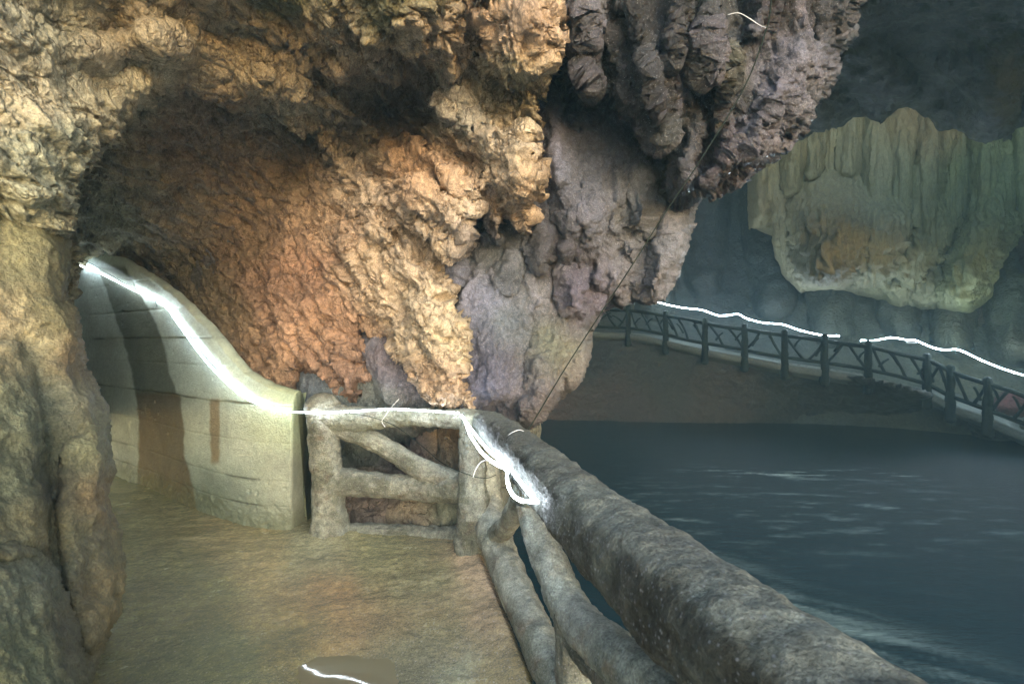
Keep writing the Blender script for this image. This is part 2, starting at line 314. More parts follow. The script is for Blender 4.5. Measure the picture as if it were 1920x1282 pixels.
sheet('cave_wall', poly, outer, M_lime, cpS2, fe, limestone_disp, step=2.6, R=.35, wr=34, kk=.03, rag=9, ragsc=26,
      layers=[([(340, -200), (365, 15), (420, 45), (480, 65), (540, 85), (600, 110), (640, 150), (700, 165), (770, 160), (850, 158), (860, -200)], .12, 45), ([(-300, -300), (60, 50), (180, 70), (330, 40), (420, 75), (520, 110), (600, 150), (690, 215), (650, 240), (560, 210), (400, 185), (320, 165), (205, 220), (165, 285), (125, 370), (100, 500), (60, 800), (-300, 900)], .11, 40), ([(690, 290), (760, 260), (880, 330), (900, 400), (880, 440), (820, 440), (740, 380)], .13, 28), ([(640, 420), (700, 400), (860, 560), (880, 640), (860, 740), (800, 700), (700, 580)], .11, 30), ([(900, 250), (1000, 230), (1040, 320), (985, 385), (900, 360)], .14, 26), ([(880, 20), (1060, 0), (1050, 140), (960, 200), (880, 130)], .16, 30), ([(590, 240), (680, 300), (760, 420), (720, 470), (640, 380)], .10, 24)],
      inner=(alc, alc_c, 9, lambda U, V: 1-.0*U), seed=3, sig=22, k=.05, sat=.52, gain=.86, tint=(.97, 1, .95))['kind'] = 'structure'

# ------------------------------------------------------------------ S3: grey flowstone curtain
poly = [(300, 560), (500, 300), (700, 100), (900, -300), (1600, -300), (1600, 60), (1400, 300), (1303, 378), (1297, 420), (1275, 480), (1262, 520), (1240, 560), (1215, 566), (1190, 560), (1165, 570), (1150, 548), (1125, 585), (1108, 620), (1106, 670), (1085, 715), (1050, 745), (1020, 775), (985, 795), (962, 787), (930, 772), (900, 778), (850, 800), (640, 840), (520, 830), (300, 820)]
ctrl = [(400, 700, 5.4), (520, 760, 4.6), (600, 700, 4.35), (600, 800, 4.4), (720, 660, 4.15), (760, 780, 4.05), (900, 650, 3.85), (900, 770, 3.75), (985, 780, 3.75), (1050, 600, 3.95), (1000, 300, 3.7), (1100, 400, 3.7), (1200, 350, 3.8), (1280, 420, 4.1), (1220, 540, 4.15), (1100, 680, 4.1), (900, 500, 3.85), (1100, 100, 3.8), (1300, 100, 4.), (1300, -200, 3.4), (700, 300, 4.3), (500, 500, 5)]
fs = [(1020, 60, 50, 1045, 330, 44, .22), (1130, 320, 62, 1110, 445, 58, .24), (1060, 300, 50, 1085, 440, 40, .2), (1165, 280, 40, 1150, 430, 44, .18), (1205, 330, 45, 1200, 420, 28, .28), (1272, 400, 32, 1228, 540, 24, .28), (1080, 515, 42, 1075, 572, 28, .26), (920, 560, 60, 930, 720, 66, .25), (1050, 600, 55, 1005, 765, 34, .3), (975, 540, 22, 990, 760, 20, .1), (905, 440, 22, 935, 450, 8, .16), (860, 485, 22, 856, 525, 8, .2), (1190, 530, 15, 1195, 560, 6, .15), (1030, 440, 26, 1010, 490, 12, .22), (1130, 480, 22, 1125, 530, 16, .18), (1160, 500, 30, 1150, 540, 16, .18), (700, 620, 34, 740, 730, 40, .16), (1085, 640, 22, 1070, 720, 18, .14), (960, 480, 26, 950, 540, 20, .14), (1175, 450, 18, 1180, 480, 9, .15), (880, 700, 30, 915, 765, 18, .12), (1060, 445, 16, 1070, 478, 8, .2), (620, 700, 60, 620, 790, 50, .12)]
cp = [(1040, 250, (150, 142, 165)), (1100, 300, (120, 118, 130)), (1120, 420, (140, 132, 142)), (1200, 380, (142, 138, 138)), (1260, 430, (160, 156, 165)), (1240, 530, (165, 152, 155)), (1080, 550, (138, 118, 138)), (900, 560, (150, 145, 170)), (960, 600, (130, 135, 140)), (920, 700, (135, 125, 145)), (1010, 560, (140, 130, 125)), (1040, 640, (150, 145, 100)), (1000, 740, (140, 118, 110)), (1080, 670, (160, 138, 120)), (1030, 500, (95, 80, 80)), (950, 500, (110, 112, 112)), (730, 650, (165, 130, 125)), (690, 640, (125, 122, 135)), (740, 700, (150, 130, 135)), (700, 740, (150, 152, 130)), (590, 720, (135, 142, 150)), (640, 780, (145, 148, 130)), (1100, 150, (90, 80, 80)), (800, 780, (115, 108, 90)), (450, 700, (130, 110, 80))]
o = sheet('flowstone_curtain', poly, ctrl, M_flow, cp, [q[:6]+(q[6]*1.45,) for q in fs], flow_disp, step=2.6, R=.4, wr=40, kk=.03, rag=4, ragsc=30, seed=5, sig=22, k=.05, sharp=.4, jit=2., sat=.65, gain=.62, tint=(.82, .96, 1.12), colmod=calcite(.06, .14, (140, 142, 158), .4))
tagk(o, 'wet grey-violet flowstone mass bulging down beside the orange limestone to the railing corner', 'rock formation')

# ------------------------------------------------------------------ S4: hanging drapery upper centre
poly = [(1000, -700), (1900, -700), (1640, -100), (1600, 0), (1585, 30), (1562, 60), (1553, 140), (1530, 190), (1480, 245), (1440, 290), (1400, 325), (1350, 350), (1300, 374), (1262, 376), (1250, 345), (1250, 300), (1215, 282), (1180, 225), (1135, 190), (1105, 198), (1085, 172), (1060, 150), (1042, 100), (1030, -50)]
ctrl = [(1050, 50, 3.1), (1100, 180, 3.2), (1200, 100, 3.15), (1240, 280, 3.3), (1280, 360, 3.4), (1400, 100, 3.1), (1400, 300, 3.35), (1540, 100, 3.5), (1580, 0, 3.4), (1200, -200, 2.7), (1500, -300, 2.8), (1300, -600, 2.3), (1800, -600, 2.6), (1000, -600, 2.3)]
fd = [(1090, -80, 40, 1100, 90, 13, .3), (1075, 60, 32, 1105, 172, 22, .25), (1180, -60, 50, 1235, 235, 30, .38), (1280, -60, 45, 1262, 110, 16, .3), (1345, -60, 34, 1310, 150, 16, .24), (1390, 20, 28, 1350, 230, 12, .2), (1510, 60, 60, 1400, 290, 18, .35), (1545, -60, 34, 1535, 120, 18, .2), (1450, 190, 34, 1330, 340, 18, .3), (1310, 230, 30, 1282, 345, 16, .25), (1440, -80, 50, 1420, 60, 22, .3), (1150, 60, 34, 1175, 190, 16, .2), (1500, 160, 22, 1440, 270, 10, .2), (1390, 190, 22, 1345, 290, 8, .22)]
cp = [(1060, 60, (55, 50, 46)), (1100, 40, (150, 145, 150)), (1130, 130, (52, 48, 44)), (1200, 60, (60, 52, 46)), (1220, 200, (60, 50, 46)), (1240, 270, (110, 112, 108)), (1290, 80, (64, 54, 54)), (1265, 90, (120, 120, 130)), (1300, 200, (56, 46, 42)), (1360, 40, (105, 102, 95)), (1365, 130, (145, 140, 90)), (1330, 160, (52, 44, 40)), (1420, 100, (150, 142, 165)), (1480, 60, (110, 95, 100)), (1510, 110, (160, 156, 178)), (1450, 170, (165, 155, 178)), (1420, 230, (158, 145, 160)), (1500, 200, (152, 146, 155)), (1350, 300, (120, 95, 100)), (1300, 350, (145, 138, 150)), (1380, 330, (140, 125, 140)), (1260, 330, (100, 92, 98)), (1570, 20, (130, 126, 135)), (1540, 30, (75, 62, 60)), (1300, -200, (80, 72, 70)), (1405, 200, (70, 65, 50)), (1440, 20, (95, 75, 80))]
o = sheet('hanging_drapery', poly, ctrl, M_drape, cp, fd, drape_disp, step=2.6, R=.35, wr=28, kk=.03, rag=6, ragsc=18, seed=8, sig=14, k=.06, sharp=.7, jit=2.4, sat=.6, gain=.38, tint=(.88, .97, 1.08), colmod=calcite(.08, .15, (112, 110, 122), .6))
tagk(o, 'dark hanging rock drapery with pale lilac ridged edge at the top centre of the cave', 'rock formation')

# ------------------------------------------------------------------ S1: near rock on the left
poly = [(-1200, -200), (-300, -50), (100, 60), (150, 130), (150, 240), (124, 310), (116, 360), (104, 410), (128, 450), (126, 500), (116, 545), (138, 580), (152, 640), (158, 690), (185, 740), (205, 800), (210, 880), (200, 930), (215, 1000), (225, 1080), (220, 1150), (195, 1200), (165, 1282), (170, 1400), (200, 1700), (-1200, 1900)]
ctrl = [(60, 80, 3.1), (100, 180, 2.75), (-200, 200, 2.1), (60, 270, 2.25), (60, 370, 1.98), (100, 500, 1.9), (60, 700, 1.75), (140, 700, 1.85), (180, 900, 1.8), (60, 900, 1.6), (190, 1100, 1.7), (60, 1100, 1.4), (100, 1282, 1.3), (-200, 600, 1.4), (-200, 1100, 1.1), (-800, 700, 1.), (100, 1700, 1.1)]
lay = [([(-400, 1000), (20, 1025), (75, 1040), (110, 1080), (150, 1200), (160, 1320), (150, 1600), (-400, 1600)], .16, 60), ([(-400, 660), (30, 640), (75, 770), (88, 860), (92, 960), (80, 1040), (-400, 1100)], .10, 45), ([(115, 830), (200, 790), (225, 1000), (230, 1150), (170, 1230), (150, 1180), (118, 1080), (108, 950)], .07, 28)]
cp = [(60, 330, (120, 128, 90)), (40, 480, (135, 125, 80)), (100, 470, (105, 100, 60)), (20, 600, (165, 140, 100)), (60, 640, (175, 155, 110)), (110, 580, (110, 100, 60)), (140, 680, (135, 105, 60)), (110, 740, (130, 130, 110)), (40, 780, (105, 110, 85)), (50, 900, (110, 112, 80)), (170, 850, (120, 118, 80)), (190, 920, (150, 115, 60)), (70, 1000, (140, 120, 65)), (100, 900, (65, 60, 45)), (150, 1000, (120, 110, 70)), (190, 1150, (150, 122, 60)), (70, 1100, (115, 118, 95)), (60, 1230, (105, 110, 75)), (120, 1200, (100, 90, 60)), (-200, 800, (110, 105, 80))]
def fore_disp(P, U, V): return .035*fbm(P, 3, 4, 51)+.022*fbm(P, 8, 4, 52, ridge=True)+.006*fbm(P, 30, 4, 53)
o = sheet('near_rock', poly, ctrl, M_fore, cp, (), fore_disp, step=3., R=.22, wr=40, kk=.02, rag=7, ragsc=40, layers=lay, seed=12, sig=22, sat=.6, gain=.78, tint=(.94, 1.02, .88))
tagk(o, 'tall olive-brown rock face close to the camera along the left edge', 'rock')

# ------------------------------------------------------------------ S9: rocks behind the corner railing
poly = [(560, 700), (1010, 700), (1010, 830), (960, 900), (945, 1100), (930, 1330), (560, 1330)]
ctrl = [(620, 780, 4.6), (700, 850, 4.75), (800, 850, 4.6), (700, 1000, 4.25), (860, 850, 4.4), (850, 1000, 4.2), (640, 950, 4.35), (940, 800, 4.5), (930, 1000, 4.5)]
fr = [(700, 770, 46, 680, 840, 34, .2), (790, 760, 40, 780, 860, 38, .25), (840, 770, 16, 838, 880, 16, .28), (760, 930, 70, 800, 990, 44, .3), (700, 960, 40, 700, 1000, 30, .2), (840, 930, 30, 840, 980, 22, .3)]
cp = [(680, 820, (80, 92, 82)), (780, 800, (95, 88, 98)), (835, 820, (150, 125, 80)), (750, 850, (85, 78, 82)), (720, 940, (120, 105, 92)), (780, 960, (145, 130, 100)), (840, 960, (130, 138, 110)), (900, 900, (90, 95, 80))]
sheet('rocks_behind_railing', poly, ctrl, M_lime, cp, fr, lambda P, U, V: .05*fbm(P, 3, 4, 61, ridge=True)+.02*fbm(P, 12, 4, 62, ridge=True), step=4., R=.2, wr=20, rag=4, seed=15, sig=16)
tagk(bpy.data.objects['rocks_behind_railing'], 'rough brown boulders seen through the gaps of the corner railing', 'rock')

# ------------------------------------------------------------------ S5: dark ceiling to the right
poly = [(1200, -800), (3000, -800), (3000, 330), (2100, 240), (1920, 226), (1892, 250), (1850, 262), (1800, 240), (1762, 236), (1720, 200), (1690, 196), (1650, 226), (1612, 202), (1570, 236), (1530, 240), (1490, 262), (1440, 300), (1400, 320), (1300, 330), (1180, 250)]
ctrl = [(1900, 0, 5.), (1600, 50, 5.8), (1700, 190, 7.6), (1850, 240, 7.2), (1500, 250, 8.), (1300, 300, 9), (1300, 0, 6.), (1900, -300, 3.8), (1500, -500, 4.), (2600, -300, 3.5), (2600, 200, 5.5)]
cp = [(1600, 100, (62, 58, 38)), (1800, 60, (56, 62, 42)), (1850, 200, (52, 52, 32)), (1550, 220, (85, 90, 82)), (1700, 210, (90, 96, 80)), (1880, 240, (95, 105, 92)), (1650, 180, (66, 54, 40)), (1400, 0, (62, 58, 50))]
def ceil_disp(P, U, V): return .16*fbm(P, .8, 3, 71)+.07*fbm(P, 2.5, 4, 72, ridge=True)+.03*fbm(P, 9, 4, 73, ridge=True)
M_ceil = rock_mat('wet_dark_ceiling', rough=(.3, .6), bump=1., fine=16, var=.35, spec=.3, coat=.1, dist=.03)
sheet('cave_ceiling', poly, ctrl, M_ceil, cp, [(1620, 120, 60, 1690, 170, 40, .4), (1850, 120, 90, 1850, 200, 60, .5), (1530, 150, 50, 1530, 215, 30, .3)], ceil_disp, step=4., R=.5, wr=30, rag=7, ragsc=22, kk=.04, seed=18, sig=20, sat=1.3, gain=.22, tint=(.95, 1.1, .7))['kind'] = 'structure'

# ------------------------------------------------------------------ S6: far flowstone chandelier
poly = [(1385, -60), (1500, -120), (1700, -150), (2500, -150), (2500, 560), (1960, 560), (1930, 440), (1895, 480), (1860, 560), (1822, 588), (1760, 580), (1690, 578), (1640, 560), (1560, 540), (1500, 548), (1470, 520), (1452, 470), (1448, 420), (1405, 430), (1400, 300)]
ctrl = [(1430, 300, 14.6), (1430, 450, 14.8), (1560, 450, 14.2), (1640, 250, 14.2), (1700, 400, 13.8), (1800, 300, 13.2), (1820, 560, 13.2), (1640, 560, 14.2), (1920, 300, 12.6), (2200, 400, 11.5), (1900, 480, 12.8), (1700, 0, 14), (2300, 0, 11.5)]
fc = [(1428, 60, 22, 1424, 430, 18, .6), (1500, 120, 40, 1485, 350, 22, .6), (1550, 120, 26, 1520, 330, 16, .5), (1575, 418, 104, 1548, 505, 56, 2.5), (1655, 400, 70, 1630, 490, 50, 1.7), (1610, 60, 34, 1590, 320, 22, .5), (1655, 60, 40, 1650, 400, 36, .7), (1705, 100, 30, 1690, 380, 30, .6), (1735, 420, 60, 1700, 500, 46, .9), (1770, 60, 32, 1730, 420, 34, .7), (1800, 200, 22, 1700, 420, 18, .55), (1850, 60, 34, 1850, 400, 36, .6), (1895, 300, 50, 1800, 560, 34, 1.1), (1690, 500, 34, 1680, 565, 20, .5), (1830, 430, 40, 1780, 570, 24, .9), (1915, 60, 20, 1918, 400, 16, .5), (1960, 60, 40, 1970, 500, 30, .7), (1740, 480, 40, 1740, 570, 18, .5), (1510, 470, 30, 1500, 545, 20, .5), (1640, 520, 24, 1640, 560, 14, .4)]
cp = [(1430, 340, (150, 138, 98)), (1500, 300, (145, 138, 92)), (1560, 400, (158, 150, 108)), (1550, 500, (120, 116, 90)), (1620, 300, (160, 158, 118)), (1640, 420, (162, 165, 128)), (1700, 350, (150, 155, 108)), (1780, 420, (130, 138, 86)), (1740, 260, (165, 145, 96)), (1830, 320, (130, 145, 88)), (1850, 500, (130, 142, 84)), (1900, 400, (120, 138, 84)), (1700, 560, (110, 112, 78))]
def curt_disp(P, U, V):
    wob = fbm(P, .7, 3, 81)
    Q = P*np.array([1, 1, .10])+wob[:, None]*.12*np.array([1, 1, 0])
    h = .16*fbm(P*np.array([1, 1, .4]), 1.0, 3, 82)+.2*fbm(Q, 3.8, 4, 83, ridge=True)*(.55+.8*sstep(360, 440, V))+.035*fbm(P*np.array([1, 1, 2.5]), 7, 3, 84)
    ww_ = U+16*fbm(P*np.array([1, 1, .3]), .9, 3, 85)
    fl_ = 1-abs(np.sin(math.pi*ww_/11))
    h += fl_*(.05+.15*sstep(370, 430, V)*sstep(560, 500, V))*sstep(-.5, .2, fbm(P*np.array([1, 1, .4]), 1.3, 2, 86))
    return h
o = sheet('flowstone_chandelier', poly, ctrl, M_curt, cp, fc, curt_disp, step=2.6, R=1.2, wr=50, kk=.05, rag=6, ragsc=26, seed=21, sig=24, k=.1, finw=34, gain=1.1, sat=.7, tint=(1.02, 1.0, .88))
tagk(o, 'large pale green fluted flowstone hanging above the far walkway', 'rock formation')

# ------------------------------------------------------------------ S7: far cave wall behind everything on the right
poly = [(800, -400), (3200, -400), (3200, 1100), (800, 900)]
ctrl = [(1000, 400, 19), (1180, 600, 18.3), (1300, 450, 19), (1500, 500, 16.8), (1700, 620, 14.9), (1900, 600, 13.7), (1900, 750, 13.0), (1700, 720, 14.5), (1400, 680, 16.2), (1200, 680, 18.2), (2300, 600, 10.5), (1900, 200, 15), (1400, 200, 18), (3000, 500, 8), (1500, -300, 14), (1000, 800, 18.5), (2300, -300, 10)]
cp = [(1200, 450, (52, 60, 68)), (1350, 520, (60, 68, 74)), (1450, 600, (66, 76, 76)), (1600, 600, (72, 80, 70)), (1700, 620, (78, 84, 70)), (1820, 620, (88, 90, 62)), (1900, 560, (66, 80, 58)), (1900, 680, (92, 92, 70)), (1200, 600, (70, 82, 82)), (1500, 300, (55, 58, 46))]
def far_disp(P, U, V): return .4*fbm(P, .35, 3, 91)+.16*fbm(P, 1.1, 4, 92, ridge=True)+.06*fbm(P, 4, 4, 93, ridge=True)
sheet('cave_back_wall', poly, ctrl, M_far, cp, [(1330, 100, 60, 1320, 520, 40, .9), (1440, 300, 70, 1450, 560, 40, 1.), (1560, 500, 60, 1560, 610, 40, .9), (1680, 540, 50, 1690, 620, 30, .8), (1780, 520, 60, 1790, 640, 30, .9), (1880, 200, 80, 1900, 640, 50, 1.2), (1960, 200, 80, 1980, 700, 50, 1.2), (1240, 350, 60, 1230, 560, 40, .8)], far_disp, step=5., R=.0, wr=20, rag=2, seed=24, sig=30, lo=7, hi=20, k=.2, gain=.8, tint=(.92, 1, .95))['kind'] = 'structure'

# ------------------------------------------------------------------ S8: far bank below the walkway
WK = [(1060, 621, 18.6), (1178, 625, 17), (1248, 638, 16), (1322, 655, 15), (1396, 668, 14.4), (1471, 682, 13.8), (1546, 693, 13.4), (1628, 706, 13), (1738, 733, 12.5), (1782, 757, 12.2), (1852, 783, 11.6), (1935, 815, 11.), (2100, 850, 10.4), (2400, 890, 9.6)]
WP = [Wp(*k_) for k_ in WK]
poly = [(860, 600)]+[(k_[0], k_[1]+3) for k_ in WK]+[(2500, 900), (2500, 1100), (860, 1100)]
ctrl = [(k_[0], k_[1]+8, k_[2]+.25) for k_ in WK[::2]]+[(900, 640, 20), (1000, 790, 16), (1200, 795, 15.4), (1400, 795, 15.3), (1600, 790, 15.2), (1750, 770, 14.6), (1180, 720, 16.4), (1400, 740, 15.), (1600, 745, 14.), (2000, 860, 14), (2300, 900, 12), (1200, 900, 15), (1700, 900, 15)]
cp = [(1100, 640, (72, 78, 80)), (1250, 700, (82, 84, 70)), (1150, 740, (110, 86, 70)), (1020, 760, (125, 88, 72)), (1350, 740, (105, 86, 66)), (1500, 720, (88, 88, 66)), (1650, 740, (98, 90, 52)), (1500, 780, (70, 74, 66)), (1700, 760, (72, 80, 56)), (1850, 820, (50, 60, 48)), (1150, 790, (92, 76, 66))]
def bank_disp(P, U, V): return .22*fbm(P, .7, 3, 95)+.10*fbm(P*np.array([1, 1, 2.2]), 1.8, 4, 96, ridge=True)+.04*fbm(P, 6, 4, 97, ridge=True)
M_bank = rock_mat('bank_rock', rough=(.45, .8), bump=1., fine=8, var=.35, dist=.05)
sheet('far_bank', poly, ctrl, M_bank, cp, (), bank_disp, step=4., R=.1, wr=8, kk=.2, rag=1.5, seed=27, sig=22, lo=9, hi=21, sat=.6, gain=.42, tint=(.88, 1, 1.02))['kind'] = 'structure'

# ------------------------------------------------------------------ closing shell: the rest of the cave overhead and around, open behind the camera
th = np.linspace(0, 1, 120); ph = np.linspace(0, 1, 90)
A, B = np.meshgrid(th, ph); a = math.radians(-48)+A*math.radians(258); e = math.radians(-25)+B*math.radians(115)
X = np.stack([1.5+15*np.cos(a)*np.cos(e), 6.5+17*np.sin(a)*np.cos(e), -1+19.*np.sin(e)], -1).reshape(-1, 3)
cdir = X-np.array([1.5, 7, 0]); cdir /= np.linalg.norm(cdir, axis=1)[:, None]
X = X+cdir*(1.2*fbm(X, .25, 4, 99))[:, None]
idx = np.arange(A.size).reshape(A.shape)
Q = np.stack([idx[:-1, :-1], idx[:-1, 1:], idx[1:, 1:], idx[1:, :-1]], -1).reshape(-1, 4)
hc = X[Q].mean(1); Q = Q[~((hc[:, 2] > 8) & (hc[:, 0] > 5.5) & (hc[:, 0] < 11) & (hc[:, 1] > 8.5) & (hc[:, 1] < 12.5))]     # hole added out of view to let sky light onto the far flowstone
M_shell = rock_mat('outer_rock', base=s2l((82, 78, 62)), rough=(.5, .9), bump=1., fine=6, var=.35, dist=.08)
tagk(mesh_obj('cave_shell', X, Q, M_shell), kind='structure')

# ------------------------------------------------------------------ water
WZ = -1.1
ys = np.concatenate([np.arange(-6, 0, .5), np.arange(0, 12, .04), np.arange(12, 26, .15)]); xs = np.concatenate([np.arange(-6, 0, .3), np.arange(0, 10, .04), np.arange(10, 26, .3)])
Xg, Yg = np.meshgrid(xs, ys)
Pw = np.stack([Xg.ravel(), Yg.ravel(), np.zeros(Xg.size)], 1)
Z = WZ+.006*fbm(Pw*np.array([.6, 1.6, 1]), 1.4, 3, 101)
idx = np.arange(Xg.size).reshape(Xg.shape)
Q = np.stack([idx[:-1, :-1], idx[:-1, 1:], idx[1:, 1:], idx[1:, :-1]], -1).reshape(-1, 4)
M_water = bpy.data.materials.new('pool_water'); M_water.use_nodes = True
t = M_water.node_tree; b = t.nodes['Principled BSDF']
b.inputs['Base Color'].default_value = (.010, .026, .030, 1); b.inputs['Roughness'].default_value = .12; b.inputs['IOR'].default_value = 1.33
tc = t.nodes.new('ShaderNodeTexCoord'); mp = t.nodes.new('ShaderNodeMapping'); mp.inputs['Scale'].default_value = (1.0, 3., 1); mp.inputs['Rotation'].default_value = (0, 0, -.25)
n = t.nodes.new('ShaderNodeTexNoise'); n.inputs['Scale'].default_value = 5; n.inputs['Detail'].default_value = 6; n.inputs['Roughness'].default_value = .65
bp = t.nodes.new('ShaderNodeBump'); bp.inputs['Strength'].default_value = 1; bp.inputs['Distance'].default_value = .05
t.links.new(tc.outputs['Object'], mp.inputs[0]); t.links.new(mp.outputs[0], n.inputs['Vector']); t.links.new(n.outputs['Fac'], bp.inputs['Height']); t.links.new(bp.outputs[0], b.inputs['Normal'])
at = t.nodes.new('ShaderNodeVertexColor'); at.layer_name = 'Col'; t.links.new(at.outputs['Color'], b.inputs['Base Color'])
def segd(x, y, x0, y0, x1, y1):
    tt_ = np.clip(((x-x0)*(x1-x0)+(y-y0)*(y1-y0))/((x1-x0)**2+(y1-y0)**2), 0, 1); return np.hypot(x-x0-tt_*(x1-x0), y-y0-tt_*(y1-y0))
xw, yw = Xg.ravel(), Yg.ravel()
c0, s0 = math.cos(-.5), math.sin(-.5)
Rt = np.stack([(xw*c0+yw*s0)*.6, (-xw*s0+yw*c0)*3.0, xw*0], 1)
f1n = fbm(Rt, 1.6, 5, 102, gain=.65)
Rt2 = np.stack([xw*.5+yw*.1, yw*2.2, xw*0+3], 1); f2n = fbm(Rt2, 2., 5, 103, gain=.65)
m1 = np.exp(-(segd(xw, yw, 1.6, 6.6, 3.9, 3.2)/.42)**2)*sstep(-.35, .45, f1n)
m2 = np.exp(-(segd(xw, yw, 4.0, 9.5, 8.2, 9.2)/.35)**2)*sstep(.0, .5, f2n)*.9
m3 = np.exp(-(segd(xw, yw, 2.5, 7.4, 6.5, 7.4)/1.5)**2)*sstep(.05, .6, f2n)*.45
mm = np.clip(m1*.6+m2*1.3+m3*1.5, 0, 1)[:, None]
cw = np.array([.004, .025, .036])*(1-mm)+np.array([.26, .36, .35])*mm  # foam band by the rail and ripple highlights, painted into the water colour
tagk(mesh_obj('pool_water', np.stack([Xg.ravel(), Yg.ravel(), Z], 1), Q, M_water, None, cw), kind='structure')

# ------------------------------------------------------------------ floor of the path
def xedge(y): return .706-.257*np.clip(y, -9, 3.55)-.10
us = np.concatenate([np.linspace(0, 1, 420)])            # across: 0 = far left, 1 = edge over the pool
ys = np.concatenate([np.arange(-7, 1.6, .15), np.arange(1.6, 6.5, .0125), np.arange(6.5, 10, .1)])
nu = 430
rows = []; cols_ = []
tt = np.linspace(0, 1, nu)
Xr = np.zeros((len(ys), nu)); Yr = np.repeat(ys[:, None], nu, 1)
xe = xedge(ys)
Xr = xe[:, None]-(1-tt[None])**1.6*(9+xe[:, None])
P = np.stack([Xr.ravel(), Yr.ravel(), np.zeros(Xr.size)], 1)
Zr = .030*fbm(P, 1.1, 3, 111)+.014*fbm(P*np.array([.7, 1.6, 1]), 3.2, 4, 112)+.004*fbm(P, 16, 4, 113)+.0018*fbm(P, 60, 2, 114)
dn = voronoi(P, 4.2, 116)[0]; Zr -= .014*sstep(.30, .08, dn)*sstep(0, .25, fbm(P, 1.2, 2, 119))
rp_ = fbm(P*np.array([.5, 1.5, 1]), 9, 4, 120, ridge=True); Zr += .004*rp_
Zr = Zr.reshape(Xr.shape)
# puddles lie level
def bump2(x, y, cx, cy, rx, ry): return np.exp(-(((x-cx)/rx)**2+((y-cy)/ry)**2)**1.5)
wpx = (.10*fbm(P, 5, 4, 117)).reshape(Xr.shape); wpy = (.10*fbm(P, 5, 4, 118)).reshape(Xr.shape)
pw = np.clip(bump2(Xr+wpx, Yr+wpy, -.80, 2.2, .36, .24), 0, 1)
Zr = Zr*(1-pw)+(-.02)*pw
PUD = -.012
Zr = np.where(pw > .3, np.maximum(Zr, -.02), Zr)
# swelling at the foot of posts and a raised lip at the pool edge
lip = np.exp(-((xe[:, None]-Xr)/.16)**2); Zr += .06*lip
Zr += .05*np.exp(-(((Xr+1.5)/.22)**2+((Yr-3.78)/.2)**2))
# far bank side: the floor ends behind the corner railing
fl = np.stack([Xr, Yr, Zr], -1)
# skirt over the edge
sk = [fl]
drop = []
for dx, dz in ((.03, -.02), (.05, -.07), (.05, -.2), (.02, -.6), (-.02, -1.3), (-.05, -1.8)):
    e_ = fl[:, -1].copy(); e_[:, 0] += dx+.03*fbm(np.stack([e_[:, 0]+dz, e_[:, 1], e_[:, 2]*0+dz], 1), 3, 3, 115)*(-dz > .1); e_[:, 2] += dz; drop.append(e_)
fl = np.concatenate([fl, np.stack(drop, 1)], 1)
sh = fl.shape[:2]; idx = np.arange(sh[0]*sh[1]).reshape(sh)
Q = np.stack([idx[:-1, :-1], idx[:-1, 1:], idx[1:, 1:], idx[1:, :-1]], -1).reshape(-1, 4)
fp = fl.reshape(-1, 3)
# leave the opening behind the corner railing
yc = fp[Q, 1].mean(1); xc = fp[Q, 0].mean(1)
Q = Q[~((yc > 3.98) & (xc > -1.75))]
U_ = CX+fp[:, 0]/np.maximum(fp[:, 1], .5)*F; V_ = CY+(EYE-fp[:, 2])/np.maximum(fp[:, 1], .5)*F
cp = [(300, 950, (128, 122, 80)), (400, 1000, (150, 128, 84)), (500, 1050, (158, 136, 92)), (350, 1100, (118, 112, 72)), (600, 1030, (140, 135, 108)), (700, 1020, (145, 138, 100)), (620, 1120, (158, 122, 80)), (420, 1250, (104, 106, 72)), (560, 1200, (112, 102, 62)), (750, 1150, (132, 112, 76)), (800, 1080, (135, 126, 92)), (900, 1080, (185, 150, 122)), (880, 1180, (160, 128, 95)), (760, 1260, (108, 104, 80)), (850, 1250, (128, 128, 108)), (940, 1250, (120, 100, 50)), (850, 1200, (100, 92, 45))]
colf = colour_field(cp, U_, V_, 26, 31, 60, .8, 1.0, (.96, 1.0, .86)).reshape(-1, 3)
M_floor = rock_mat('wet_mud_floor', rough=(.05, .28), bump=1., fine=40, var=.3, spec=.6, coat=.9, dist=.005, specks=.3)
tagk(mesh_obj('path_floor', fp, Q, M_floor, None, colf.astype(np.float32)), kind='structure')
# puddle water
M_pud = bpy.data.materials.new('puddle_water'); M_pud.use_nodes = True
t = M_pud.node_tree; b = t.nodes['Principled BSDF']; b.inputs['Base Color'].default_value = (.16, .14, .085, 1); b.inputs['Roughness'].default_value = .03; b.inputs['IOR'].default_value = 1.33
n = t.nodes.new('ShaderNodeTexNoise'); n.inputs['Scale'].default_value = 5; n.inputs['Detail'].default_value = 2
bp = t.nodes.new('ShaderNodeBump'); bp.inputs['Strength'].default_value = .03; bp.inputs['Distance'].default_value = .02
t.links.new(n.outputs['Fac'], bp.inputs['Height']); t.links.new(bp.outputs[0], b.inputs['Normal'])
gx, gy = np.meshgrid(np.linspace(-1.4, -.3, 60), np.linspace(1.7, 2.7, 50))
gi = np.arange(gx.size).reshape(gx.shape)
Q = np.stack([gi[:-1, :-1], gi[:-1, 1:], gi[1:, 1:], gi[1:, :-1]], -1).reshape(-1, 4)
tagk(mesh_obj('puddle', np.stack([gx.ravel(), gy.ravel(), np.full(gx.size, -.013)], 1), Q, M_pud), kind='structure')

